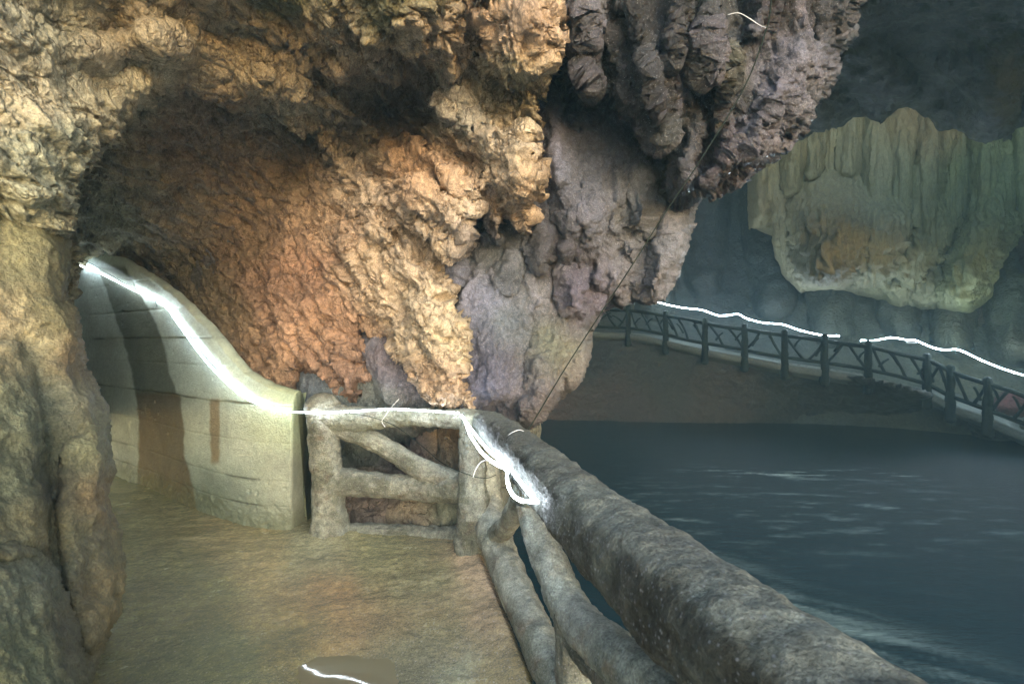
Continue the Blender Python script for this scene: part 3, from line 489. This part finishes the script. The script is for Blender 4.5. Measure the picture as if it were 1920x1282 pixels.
# ------------------------------------------------------------------ concrete retaining wall
top_px = [(60, 415), (115, 450), (165, 468), (210, 490), (255, 518), (300, 551), (335, 585), (370, 622), (405, 665), (440, 702), (490, 728), (540, 742), (575, 748)]
base = [(-1.88, 3.82), (-2.15, 3.87), (-2.6, 4.05), (-3.1, 4.35), (-3.8, 4.82), (-4.7, 5.37), (-5.6, 5.9), (-7.2, 6.6)]
bp_ = np.array(base); seg = np.hypot(*np.diff(bp_, axis=0).T); sl_ = np.concatenate([[0], np.cumsum(seg)])
def catmull(pts, n):
    pts = np.array(pts, float); P = np.vstack([2*pts[0]-pts[1], pts, 2*pts[-1]-pts[-2]])
    L = np.concatenate([[0], np.cumsum(np.linalg.norm(np.diff(pts, axis=0), axis=1))]); s = np.linspace(0, L[-1], n)
    i = np.clip(np.searchsorted(L, s, 'right')-1, 0, len(pts)-2); t = ((s-L[i])/(L[i+1]-L[i]))[:, None]
    p0, p1, p2, p3 = P[i], P[i+1], P[i+2], P[i+3]
    return .5*((2*p1)+(-p0+p2)*t+(2*p0-5*p1+4*p2-p3)*t*t+(-p0+3*p1-3*p2+p3)*t**3)
wl = catmull(base, 620)
# top height of each station from the outline
wu = CX+wl[:, 0]/wl[:, 1]*F
tp = np.array(top_px, float); ty = np.interp(wu, tp[:, 0], tp[:, 1])
ztop = EYE-(ty-CY)/F*wl[:, 1]
ztop = ztop+.012*fbm(np.stack([wl[:, 0], wl[:, 1], wl[:, 1]*0], 1), 6, 4, 121)
nz = 260
tz = np.linspace(0, 1, nz)
tang = np.gradient(wl, axis=0); tang /= np.linalg.norm(tang, axis=1)[:, None]; nrm = np.stack([tang[:, 1], -tang[:, 0]], 1)
sgn = np.sign((nrm*(-wl)).sum(1)).mean(); nrm *= sgn     # towards the camera
Zw = -.08+(ztop[:, None]+.08)*tz[None]
Xw = np.repeat(wl[:, None, 0], nz, 1); Yw = np.repeat(wl[:, None, 1], nz, 1)
Pw = np.stack([Xw, Yw, Zw], -1).reshape(-1, 3)
arc = np.repeat(np.concatenate([[0], np.cumsum(np.hypot(*np.diff(wl, axis=0).T))])[:, None], nz, 1)
wob = (.012*fbm(Pw, 3, 3, 122)).reshape(Zw.shape)
hd = (.012*fbm(Pw, 2, 3, 123)+.0022*fbm(Pw, 26, 4, 124)).reshape(Zw.shape)
for zl, dpt, a0, a1 in ((1.06, .016, 0, 9), (.74, .006, 0, 9), (.42, .007, 0, 9), (1.38, .004, 0, 9), (1.64, .009, 0, 9), (1.95, .007, 0, 9), (2.3, .007, 0, 9), (.2, .014, 0, 9)):
    msk = sstep(-.3, .25, fbm(np.stack([arc.ravel()*1.3, np.full(arc.size, zl*5), arc.ravel()*0], 1), 1, 2, 125)).reshape(Zw.shape)
    hd -= dpt*np.exp(-((Zw+wob-zl)/.008)**2)*(.3+.7*msk)
    hd += .006*np.tanh((Zw+wob-zl)/.01)*(.5 if zl in (1.06, .2, 1.64) else .15)
pit = voronoi(Pw, 9, 6)[0].reshape(Zw.shape); hd -= .01*sstep(.24, .12, pit)*sstep(.1, .3, fbm(Pw, 1.5, 2, 126).reshape(Zw.shape))
rotten = sstep(.30, .1, Zw+.08*fbm(Pw, 3, 3, 127).reshape(Zw.shape))
hd -= rotten*.03; hd += rotten*(.02*fbm(Pw, 10, 4, 128, ridge=True)).reshape(Zw.shape)
hd -= sstep(.12, 0, (ztop[:, None]-Zw))*.03
lean = -.05*(Zw/1.2)
Xw = Xw+nrm[:, 0][:, None]*(hd+lean); Yw = Yw+nrm[:, 1][:, None]*(hd+lean)
front = np.stack([Xw, Yw, Zw], -1)
# top and back
back = []
for off, dz in ((.02, .018), (.05, .028), (.09, .025), (.13, -.02), (.2, -.3), (.36, -2.5)):
    e_ = front[:, -1].copy(); e_[:, :2] -= nrm*off; e_[:, 2] += dz; e_[:, 2] += .02*fbm(e_, 5, 3, 129); back.append(e_)
wallg = np.concatenate([front, np.stack(back, 1)], 1)
# end face: fold the first station back
endr = []
for k_ in (.2, .14, .08, .03):
    e_ = wallg[0].copy(); e_[:, 0] += .06*k_; e_[:, 1] += k_+.015
    e_[nz:] = e_[nz-1]; e_[nz:, 2] -= .004; endr.append(e_)
wallg = np.concatenate([np.stack(endr, 0), wallg], 0)
sh = wallg.shape[:2]; idx = np.arange(sh[0]*sh[1]).reshape(sh)
Q = np.stack([idx[:-1, :-1], idx[1:, :-1], idx[1:, 1:], idx[:-1, 1:]], -1).reshape(-1, 4)
fp = wallg.reshape(-1, 3); U_ = CX+fp[:, 0]/fp[:, 1]*F; V_ = CY+(EYE-fp[:, 2])/fp[:, 1]*F
cp = [(170, 520, (190, 195, 180)), (180, 620, (175, 180, 165)), (200, 760, (165, 165, 140)), (240, 870, (150, 145, 115)), (330, 620, (178, 184, 165)), (400, 700, (175, 182, 160)), (450, 720, (165, 165, 130)), (380, 800, (182, 176, 140)), (440, 850, (182, 174, 138)), (500, 800, (170, 165, 112)), (540, 780, (140, 145, 90)), (450, 930, (140, 138, 105)), (530, 900, (155, 145, 108)), (300, 560, (200, 198, 170)), (560, 900, (120, 118, 95)), (400, 930, (110, 112, 80))]
c = colour_field(cp, U_, V_, 22, 41, 30, .6, 1.15, (.86, 1., 1.04)).reshape(-1, 3)
def stain(c, line, col, soft=3., amt=.85, seed=1):
    yy = np.array([p[0] for p in line], float); L = np.interp(V_, yy, [p[1] for p in line]); R = np.interp(V_, yy, [p[2] for p in line])
    nn = np.stack([U_*.02, V_*.02, V_*0+seed], 1); j = 4*fbm(nn, 2.2, 3, 131)
    m = sstep(-soft, soft, U_+j-L)*sstep(-soft, soft, R-U_-j)*sstep(yy[0]-6, yy[0]+6, V_)*sstep(yy[-1]+8, yy[-1]-8, V_)*amt
    return c*(1-m[:, None])+np.array(s2l(col))*m[:, None]
c = stain(c, [(500, 184, 235), (560, 205, 268), (600, 218, 290), (640, 232, 306), (700, 248, 318), (745, 256, 335)], (82, 86, 66))
c = stain(c, [(738, 256, 338), (800, 260, 345), (850, 260, 345), (900, 258, 360), (960, 260, 370)], (94, 78, 44))
c = stain(c, [(748, 393, 412), (800, 393, 412), (868, 396, 412)], (125, 105, 68), amt=.8)
for zl in (1.06, .2, .42, 1.64):
    m = np.exp(-((fp[:, 2]-zl)/.010)**2)*sstep(-.2, .3, fbm(fp*np.array([1, 1, .1]), 2., 2, 133))*.75
    c = c*(1-m[:, None])+np.array(s2l((60, 62, 48)))*m[:, None]
m = sstep(.26, .05, fp[:, 2]+.1*fbm(fp, 3, 3, 134))*.6; c = c*(1-m[:, None])+np.array(s2l((82, 82, 48)))*m[:, None]
M_conc = rock_mat('board_marked_concrete', rough=(.5, .85), bump=.8, fine=60, var=.16, dist=.006)
o = mesh_obj('retaining_wall', fp, Q, M_conc, None, c.astype(np.float32))
tagk(o, 'curved pale grey concrete retaining wall with a brown wet stain and board marks, left of the railing', 'wall')
def wall_pt(px, py, off=.02):
    """point on the wall face seen at pixel px, py"""
    i = int(np.argmin(abs(wu-px))); dd = wl[i, 1]; z = EYE-(py-CY)/F*dd
    return np.array([wl[i, 0]+nrm[i, 0]*(off-.05*z/1.2), wl[i, 1]+nrm[i, 1]*(off-.05*z/1.2), z])

# ------------------------------------------------------------------ tubes
def tube(path, rad, seg=14, step=.03, amp=0., nsc=11., seed=0, caps=True, smoothpath=True, flat=1., sq=2., groove=0.):
    path = np.array(path, float); rad = np.array(rad if hasattr(rad, '__len__') else [rad]*len(path), float)
    Ln = np.linalg.norm(np.diff(path, axis=0), axis=1).sum(); n = max(3, int(Ln/step))
    if smoothpath and len(path) > 2: C = catmull(np.hstack([path, rad[:, None]]), n)
    else:
        s0 = np.concatenate([[0], np.cumsum(np.linalg.norm(np.diff(path, axis=0), axis=1))]); s = np.linspace(0, s0[-1], n)
        C = np.stack([np.interp(s, s0, np.hstack([path, rad[:, None]])[:, k]) for k in range(4)], 1)
    P, r = C[:, :3], C[:, 3]; T = np.gradient(P, axis=0); T /= np.linalg.norm(T, axis=1)[:, None]+1e-12
    up = np.array([0, 0, 1.]) if abs(T[:, 2]).mean() < .8 else np.array([1., 0, 0])
    A1 = np.cross(T, up); A1 /= np.linalg.norm(A1, axis=1)[:, None]; B1 = np.cross(A1, T)
    if caps:
        ks = np.linspace(0, math.pi/2, 5)[:-1]
        pre = [(P[0]-T[0]*r[0]*math.cos(q)*.8, r[0]*math.sin(q)+1e-4, 0) for q in ks]; post = [(P[-1]+T[-1]*r[-1]*math.cos(q)*.8, r[-1]*math.sin(q)+1e-4, -1) for q in ks[::-1]]
        P = np.vstack([[p[0] for p in pre], P, [p[0] for p in post]]); r = np.concatenate([[p[1] for p in pre], r, [p[1] for p in post]])
        A1 = np.vstack([np.repeat(A1[:1], 4, 0), A1, np.repeat(A1[-1:], 4, 0)]); B1 = np.vstack([np.repeat(B1[:1], 4, 0), B1, np.repeat(B1[-1:], 4, 0)])
    an = np.linspace(0, 2*math.pi, seg, endpoint=False)
    D = A1[:, None]*np.cos(an)[None, :, None]+B1[:, None]*np.sin(an)[None, :, None]*flat
    D = D*((abs(np.cos(an))**sq+abs(np.sin(an))**sq)**(-1/sq))[None, :, None]
    V = P[:, None]+D*r[:, None, None]
    if amp:
        f = V.reshape(-1, 3)
        hh = amp*(fbm(f, nsc, 3, seed)+.45*fbm(f, nsc*3.3, 4, seed+1)+.16*fbm(f, nsc*12, 3, seed+2))
        V = V+D*hh.reshape(V.shape[:2])[..., None]
    if groove:
        sl_g = np.concatenate([[0], np.cumsum(np.linalg.norm(np.diff(P, axis=0), axis=1))])
        gx_ = np.stack([np.repeat(np.cos(an)[None]*2.2, len(P), 0), np.repeat(np.sin(an)[None]*2.2, len(P), 0), np.repeat(sl_g[:, None]*2.2, seg, 1)], -1).reshape(-1, 3)
        V = V+D*(groove*fbm(gx_, 1.4, 4, seed+9, ridge=True)*(1 if not caps else 1)).reshape(V.shape[:2])[..., None]*np.minimum(1, r/ r.max())[:, None, None]
    m = len(P); idx = np.arange(m*seg).reshape(m, seg); nx = np.roll(idx, -1, 1)
    Q = np.stack([idx[:-1], idx[1:], nx[1:], nx[:-1]], -1).reshape(-1, 4)
    return V.reshape(-1, 3), Q
def merge(parts):
    Vs, Qs, n = [], [], 0
    for v, q in parts: Vs.append(v); Qs.append(q+n); n += len(v)
    return np.vstack(Vs), np.vstack(Qs)
def log(name, path, rad, parent, cps, amp=.012, step=.012, seg=72, seed=0, topw=.55, **kw):
    V, Q = tube(path, rad, seg=seg, step=step, amp=amp, seed=seed, groove=.008, **kw)
    n1 = sstep(-.25, .3, fbm(V, 4.5, 4, seed+5)); n2 = sstep(.1, .5, fbm(V, 9, 4, seed+6)); n3 = sstep(.25, .5, fbm(V, 3, 4, seed+7))
    c = np.array(s2l(cps[0]))*(1-n1[:, None])+np.array(s2l(cps[1]))*n1[:, None]
    c = c*(1-n2[:, None]*.7)+np.array(s2l(cps[2]))*n2[:, None]*.7
    c = c*(1-n3[:, None]*.6)+np.array(s2l(cps[3]))*n3[:, None]*.6
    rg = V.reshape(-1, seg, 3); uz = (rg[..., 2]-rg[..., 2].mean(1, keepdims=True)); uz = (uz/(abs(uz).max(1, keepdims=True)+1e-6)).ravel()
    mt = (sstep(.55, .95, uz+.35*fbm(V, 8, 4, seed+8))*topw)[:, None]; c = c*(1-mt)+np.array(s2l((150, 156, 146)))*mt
    c = (c@np.array([.3, .5, .2]))[:, None]*.45+c*.55; c = c*np.array([.80, .83, .78])
    return mesh_obj(name, V, Q, M_rail, parent, c.astype(np.float32))

M_rail = rock_mat('wet_cement', rough=(.4, .75), bump=1., fine=55, var=.38, spec=.3, coat=0, dist=.010, specks=.3)
def RP(px, py=None, z=None, off=0.):
    """a point of the near railing's plane seen at column px"""
    d_ = .706/((px-CX)/F+.257)
    if z is None: z = EYE-(py-CY)/F*d_
    return np.array([.706-.257*d_+off, d_, z])
gp = [(96, 98, 84), (72, 74, 60), (100, 80, 56), (130, 128, 112)]     # grey with brown
gg = [(135, 137, 120), (102, 104, 82), (108, 88, 58), (160, 162, 148)]
R0 = empty('concrete_railing', (-.31, 3.5, 0))
bpy.context.view_layer.update()
def rail_part(*a, **k):
    o = log(*a, **k); o.matrix_parent_inverse = R0.matrix_world.inverted(); return o
# near top rail: from the corner to past the camera
y_ = [3.62, 3.2, 2.7, 2.2, 1.7, 1.2, .8, .4, -.2, -1.]
rp = [np.array([.706-.257*q-(.05 if q > 3.4 else 0), q, .965+.012*math.sin(q*3)+(.02 if q > 3 else 0)]) for q in y_]
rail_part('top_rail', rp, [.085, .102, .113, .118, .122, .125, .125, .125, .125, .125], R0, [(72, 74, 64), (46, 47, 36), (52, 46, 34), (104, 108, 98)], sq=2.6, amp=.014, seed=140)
# corner post and second post past the frame
rail_part('post', [(-.30, 3.52, -1.6), (-.31, 3.5, -.3), (-.30, 3.46, .0), (-.29, 3.42, .3), (-.30, 3.46, .6), (-.31, 3.5, .9), (-.31, 3.5, 1.0)], [.15, .15, .14, .12, .10, .095, .09], R0, gg, amp=.02, seed=145)
rail_part('post', [(.80, .0, -.1), (.80, 0., 1.0)], [.11, .11], R0, gp, amp=.02, seed=146)
# left post against the wall
rail_part('post', [(-1.52, 3.80, -.1), (-1.52, 3.80, .05), (-1.53, 3.80, .3), (-1.56, 3.80, .65), (-1.56, 3.8, .9), (-1.60, 3.84, 1.06)], [.17, .15, .125, .12, .13, .14], R0, gg, amp=.022, seed=150)
# corner section
rail_part('top_rail', [(-1.6, 3.82, .95), (-1.2, 3.74, .97), (-.8, 3.64, 1.0), (-.3, 3.52, 1.0)], [.13, .095, .07, .075], R0, [(150, 155, 145), (130, 136, 112), (110, 100, 70), (180, 178, 150)], amp=.018, seed=155)
rail_part('middle_rail', [(-1.55, 3.82, .44), (-1.1, 3.76, .42), (-.7, 3.68, .42), (-.3, 3.54, .46)], [.12, .095, .10, .12], R0, gg, amp=.018, seed=160)
rail_part('brace', [(-1.5, 3.82, .92), (-1.1, 3.76, .76), (-.75, 3.68, .58), (-.4, 3.6, .46)], [.10, .075, .08, .10], R0, gg, amp=.014, seed=165)
rail_part('kerb', [(-1.6, 3.86, -.03), (-1.1, 3.86, -.03), (-.7, 3.82, -.03), (-.3, 3.7, -.02)], [.09, .08, .08, .1], R0, gg, amp=.018, seed=167)
# V branches of the near section (fake logs)
A_ = RP(905, 840); B_ = RP(912, 960); C_ = RP(940, 1040); D_ = RP(1000, 1180); E_ = RP(1060, 1310)
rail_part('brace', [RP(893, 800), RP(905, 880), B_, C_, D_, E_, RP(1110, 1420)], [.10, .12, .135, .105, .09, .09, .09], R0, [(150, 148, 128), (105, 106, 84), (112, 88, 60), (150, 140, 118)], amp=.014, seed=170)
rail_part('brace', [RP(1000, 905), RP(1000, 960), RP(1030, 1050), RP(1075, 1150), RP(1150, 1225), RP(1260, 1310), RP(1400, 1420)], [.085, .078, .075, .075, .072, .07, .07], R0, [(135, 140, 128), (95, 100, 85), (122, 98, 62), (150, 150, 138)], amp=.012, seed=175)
rail_part('brace', [RP(925, 1010), RP(950, 985), RP(975, 940), RP(992, 905)], [.075, .06, .058, .065], R0, gg, amp=.01, seed=180)
rail_part('brace', [RP(1075, 1150), RP(1080, 1260), RP(1095, 1400)], [.07, .075, .08], R0, gp, amp=.012, seed=185)
rail_part('bottom_rail', [RP(1075, 1185), RP(1180, 1160)*1., RP(1350, 1330), RP(1500, 1480)][0:1]+[RP(1160, 1275), RP(1300, 1400), RP(1420, 1500)], [.06, .06, .06, .06], R0, gp, amp=.012, seed=190)
tagk(R0, 'grey cement railing shaped like tree logs that turns the path corner beside the dark pool', 'railing')

# ------------------------------------------------------------------ LED strips
M_led = flat_mat('led_glow', (.8, .9, 1.), .4, LED_E*.12, (.40, .68, 1.))
M_bead = flat_mat('led_bead', (.9, .95, 1.), .3, LED_E*2.6, (.80, .9, 1.))
M_black = flat_mat('black_rubber', (.012, .018, .015), .8)
M_black.node_tree.nodes['Principled BSDF'].inputs['Specular IOR Level'].default_value = .1
M_white = flat_mat('white_plastic', (.7, .72, .75), .4)
def led(name, pts, rad, label, bead=None, cat='light strip'):
    V, Q = tube(pts, rad, seg=8, step=max(rad*2, .015)); e_ = empty(name, tuple(pts[0])); bpy.context.view_layer.update()
    o = mesh_obj('glowing_tube', V, Q, M_led, e_); o.matrix_parent_inverse = e_.matrix_world.inverted()
    if bead:
        C = catmull(pts, max(2, int(np.linalg.norm(np.diff(np.array(pts), axis=0), axis=1).sum()/bead))); parts = []
        T = np.gradient(C, axis=0); T /= np.linalg.norm(T, axis=1)[:, None]
        for p, t_ in zip(C, T): parts.append(tube([p-t_*bead*.22+np.array([0, 0, 0]), p+t_*bead*.22], rad*1.35, seg=6, step=bead*.2, caps=True))
        V, Q = merge(parts); o = mesh_obj('led_beads', V, Q, M_bead, e_); o.matrix_parent_inverse = e_.matrix_world.inverted()
    tagk(e_, label, cat, 'glowing white light strips'); return e_
wpts = [wall_pt(x, y, .05) for x, y in [(100, 478), (130, 493), (180, 512), (240, 542), (296, 568), (330, 608), (370, 660), (410, 703), (455, 742), (500, 762), (545, 771)]]
rpts = [np.array([(x-CX)/F*d_, d_, EYE-(y-CY)/F*d_]) for x, y, d_ in [(600, 773, 3.66), (660, 771, 3.62), (730, 767, 3.52), (800, 770, 3.45), (858, 774, 3.40)]]
led('light_strip', wpts+rpts, .0050, 'beaded glowing strip curving along the concrete wall top and the corner rail', bead=.028)
def side(px, py, dd): return Wp(px, py, dd)
def edge_pt(px, py, a_=.555): return Wp(px, py, min(3.36, a_/((px-CX)/F+.257)))
s1 = [edge_pt(*q) for q in [(866, 780), (888, 810), (914, 842), (938, 862), (955, 876), (968, 893), (986, 916), (1004, 938)]]
s2 = [edge_pt(*q, .535) for q in [(870, 784), (882, 816), (905, 850), (932, 871), (949, 879), (951, 900), (958, 922), (975, 937), (1006, 940)]]
led('light_strip', s1, .006, 'upper glowing strand tied along the inner side of the near log rail', bead=.028)
led('light_strip', s2, .006, 'lower glowing strand sagging in a loop below the near log rail', bead=.028)
M_ledfar = flat_mat('led_far_glow', (.8, .9, 1.), .4, LED_E*12, (.72, .87, 1.))
_k = M_led; M_led = M_ledfar
f1 = [Wp(x, y, d_) for x, y, d_ in [(1232, 566, 16.3), (1250, 571, 16.1), (1280, 577, 15.7), (1315, 581, 15.3), (1345, 591, 15), (1365, 591, 14.8), (1384, 589, 14.7), (1400, 597, 14.5), (1430, 605, 14.2), (1466, 608, 14), (1500, 619, 13.8), (1535, 627, 13.6), (1573, 630, 13.4)]]
f2 = [Wp(x, y, d_) for x, y, d_ in [(1614, 638, 13.2), (1640, 638, 13.1), (1670, 633, 13), (1700, 637, 12.8), (1716, 638, 12.7), (1745, 650, 12.5), (1770, 656, 12.3), (1798, 656, 12.1), (1840, 675, 11.8), (1880, 691, 11.5), (1925, 705, 11.2), (1990, 725, 10.8)]]
led('light_strip', f1, .011, 'farther glowing strip hung in small sags above the far walkway, left of the gap')
fs2 = led('light_strip', f2, .011, 'long glowing strip above the far walkway that runs out of the right edge')
M_led = _k
V, Q = tube([Wp(1702, 641, 12.72), Wp(1716, 641, 12.66)], .045, seg=4, step=.04, caps=True); cb_ = mesh_obj('connector_box', V, Q, M_white, fs2, smooth=False); cb_.matrix_parent_inverse = fs2.matrix_world.inverted()
# short hooks and clips, cables, ties
def thin(name, pts, rad, mat, label, cat, grp=None, step=.01):
    V, Q = tube(pts, rad, seg=6, step=step); return tagk(mesh_obj(name, V, Q, mat), label, cat, grp)
thin('power_cable', [Wp(x, y, d_) for x, y, d_ in [(1450, -200, 2.3), (1446, 0, 2.45), (1432, 70, 2.5), (1395, 165, 2.55), (1320, 290, 2.6), (1250, 395, 2.68), (1190, 490, 2.72), (1130, 582, 2.75), (1060, 690, 2.75), (1000, 790, 2.7), (975, 825, 2.62), (955, 860, 2.5)]], .004, M_black, 'thin black cable running down from the ceiling drapery to the rail corner', 'cable', step=.03)
thin('power_cable', [wall_pt(x, y, .06) for x, y in [(132, 482), (150, 487), (200, 515), (250, 545), (300, 565), (332, 605), (372, 655), (412, 698)]], .004, M_black, 'thin black cable lying just above the glowing strip on the concrete wall', 'cable', step=.02)
thin('loose_wire', [Wp(x, y, d_) for x, y, d_ in [(640, 773, 3.62), (690, 780, 3.6), (740, 798, 3.55), (790, 835, 3.5), (830, 868, 3.45), (880, 890, 3.3), (910, 896, 3.1), (930, 890, 2.95)]], .0025, M_black, 'dark loose wire drooping across the corner railing gap', 'wire')
tg = 'pale plastic ties on the rails'
thin('cable_tie', [Wp(x, y, d_) for x, y, d_ in [(748, 748, 3.4), (735, 762, 3.4), (722, 780, 3.4), (716, 790, 3.42), (722, 800, 3.4)]], .002, M_white, 'pale plastic tie sticking up from the strip on the corner rail', 'cable tie', tg)
thin('cable_tie', [Wp(x, y, d_) for x, y, d_ in [(953, 878, 2.45), (930, 865, 2.45), (905, 864, 2.5), (893, 878, 2.5), (887, 894, 2.5)]], .0022, M_white, 'long pale tie arching left from the strands beside the corner post', 'cable tie', tg)
thin('cable_tie', [Wp(x, y, d_) for x, y, d_ in [(942, 850, 2.6), (945, 830, 2.58), (955, 814, 2.55), (972, 806, 2.55), (982, 808, 2.6)]], .0022, M_white, 'pale tie bent in an arc over the near log rail', 'cable tie', tg)
thin('cable_tie', [wall_pt(x, y, .065) for x, y in [(290, 562), (288, 568), (291, 574)]], .004, M_black, 'small black tie holding the strip at its bend on the wall', 'cable tie')
thin('hanging_wire', [Wp(x, y, d_) for x, y, d_ in [(1365, 28, 2.75), (1385, 25, 2.72), (1405, 35, 2.7), (1425, 48, 2.68), (1436, 52, 2.65)]], .002, M_white, 'short pale wire across the top of the dark drapery rock', 'wire')

# ------------------------------------------------------------------ far walkway and its railing
M_slab = rock_mat('walkway_concrete', base=s2l((84, 92, 88)), rough=(.5, .8), bump=.8, fine=14, var=.25, dist=.02)
M_frail = rock_mat('dark_wet_cement', base=s2l((26, 34, 30)), rough=(.6, .9), bump=1., fine=14, var=.4, spec=.12, dist=.015)
W2 = catmull(WP, 220); tg_ = np.gradient(W2[:, :2], axis=0); tg_ /= np.linalg.norm(tg_, axis=1)[:, None]; nn = np.stack([-tg_[:, 1], tg_[:, 0]], 1)
if (nn*W2[:, :2]).sum() < 0: nn = -nn      # away from the camera
prof = [(.25, -.35), (.0, -.22), (-.04, -.2), (-.05, -.04), (-.02, 0), (.3, .005), (1.3, .01), (2.2, .03), (3.6, .12)]
g = np.stack([np.stack([W2[:, 0]+nn[:, 0]*a_, W2[:, 1]+nn[:, 1]*a_, W2[:, 2]+b_], 1) for a_, b_ in prof], 1)
fg = g.reshape(-1, 3); g = (fg+.02*fbm(fg, 2.5, 3, 201)[:, None]*np.array([1, 1, .5])).reshape(g.shape)
idx = np.arange(g.shape[0]*g.shape[1]).reshape(g.shape[:2])
Q = np.stack([idx[:-1, :-1], idx[1:, :-1], idx[1:, 1:], idx[:-1, 1:]], -1).reshape(-1, 4)
tagk(mesh_obj('walkway', g.reshape(-1, 3), Q, M_slab), kind='structure')
FR = empty('walkway_railing', tuple(WP[1])); bpy.context.view_layer.update()
random.seed(5)
def fpart(name, parts):
    V, Q = merge(parts); o = mesh_obj(name, V, Q, M_frail, FR); o.matrix_parent_inverse = FR.matrix_world.inverted(); return o
for i in range(len(WP)):
    p = WP[i]; fpart('post', [tube([p+np.array([0, 0, -.42]), p+np.array([0, 0, .4]), p+np.array([0, 0, .98])], [.12, .095, .09], seg=14, step=.06, amp=.03, nsc=5, seed=i)])
    if i+1 < len(WP):
        q = WP[i+1]; Z_ = lambda t, h: p+(q-p)*t+np.array([0, 0, h])
        fpart('top_rail', [tube([Z_(0, .86), Z_(.5, .86+random.uniform(-.03, .03)), Z_(1, .86)], .062, seg=10, step=.1, amp=.008, nsc=5, seed=i)])
        fpart('bottom_rail', [tube([Z_(0, .2), Z_(.5, .2+random.uniform(-.02, .02)), Z_(1, .2)], .055, seg=10, step=.1, amp=.008, nsc=5, seed=i+3)])
        L = np.linalg.norm(q-p); m_ = max(2, int(L/.42)); 
        for j in range(m_):
            a0 = (j+random.uniform(.0, .25))/m_; a1 = (j+random.uniform(.75, 1))/m_
            if random.random() < .5: a0, a1 = a1, a0
            fpart('branch', [tube([Z_(a0, .2), Z_((a0+a1)/2+random.uniform(-.04, .04), .52), Z_(a1, .85)], [.045, .035, .04], seg=8, step=.08, amp=.006, seed=i+j)])
            hb = random.uniform(.35, .6); s_ = 1 if random.random() < .5 else -1
            fpart('branch', [tube([Z_((a0+a1)/2, hb), Z_((a0+a1)/2+s_*.10, hb+.2), Z_((a0+a1)/2+s_*.16, hb+.26)], [.036, .03, .025], seg=8, step=.08, amp=.005, seed=i+j+40)])
tagk(FR, 'dark branch-patterned cement railing along the far walkway across the pool', 'railing')
# the dark block in the gap of the far strips and the red bundle behind the railing at the right edge
M_red = rock_mat('red_cloth', base=s2l((62, 30, 24)), rough=(.7, .9), bump=1., fine=10, var=.4, dist=.03)
def blob(name, c, r, mat, label, cat, seed, amp=.25, n=40):
    a = np.linspace(0, 2*math.pi, n, endpoint=False); e = np.linspace(-math.pi/2, math.pi/2, n//2)
    A, E = np.meshgrid(a, e); dv = np.stack([np.cos(A)*np.cos(E), np.sin(A)*np.cos(E), np.sin(E)], -1).reshape(-1, 3)
    P = dv*(1+amp*fbm(dv, 1.8, 4, seed))[:, None]*np.array(r)+np.array(c)
    idx = np.arange(A.size).reshape(A.shape); nx = np.roll(idx, -1, 1)
    Q = np.stack([idx[:-1], nx[:-1], nx[1:], idx[1:]], -1).reshape(-1, 4)
    return tagk(mesh_obj(name, P, Q, mat), label, cat)
rb = Wp(1900, 758, 12.2)
blob('red_sack', rb, (.42, .3, .36), M_red, 'dull red sack standing behind the far railing at the right edge', 'sack', 211)
# ------------------------------------------------------------------ haze
hb = bpy.data.meshes.new('haze'); x0, x1, y0, y1, z0, z1 = -20, 22, -15, 28, -4, 21
hb.from_pydata([(x, y, z) for x in (x0, x1) for y in (y0, y1) for z in (z0, z1)], [], [(0, 1, 3, 2), (4, 6, 7, 5), (0, 4, 5, 1), (2, 3, 7, 6), (0, 2, 6, 4), (1, 5, 7, 3)])
ho = bpy.data.objects.new('haze', hb); S.collection.objects.link(ho)
hm = bpy.data.materials.new('haze'); hm.use_nodes = True; t = hm.node_tree; t.nodes.clear()
ou = t.nodes.new('ShaderNodeOutputMaterial'); pv = t.nodes.new('ShaderNodeVolumePrincipled')
pv.inputs['Color'].default_value = (.42, .80, 1, 1); pv.inputs['Density'].default_value = .006; pv.inputs['Anisotropy'].default_value = .2
t.links.new(pv.outputs[0], ou.inputs['Volume']); hb.materials.append(hm); tagk(ho, kind='stuff')
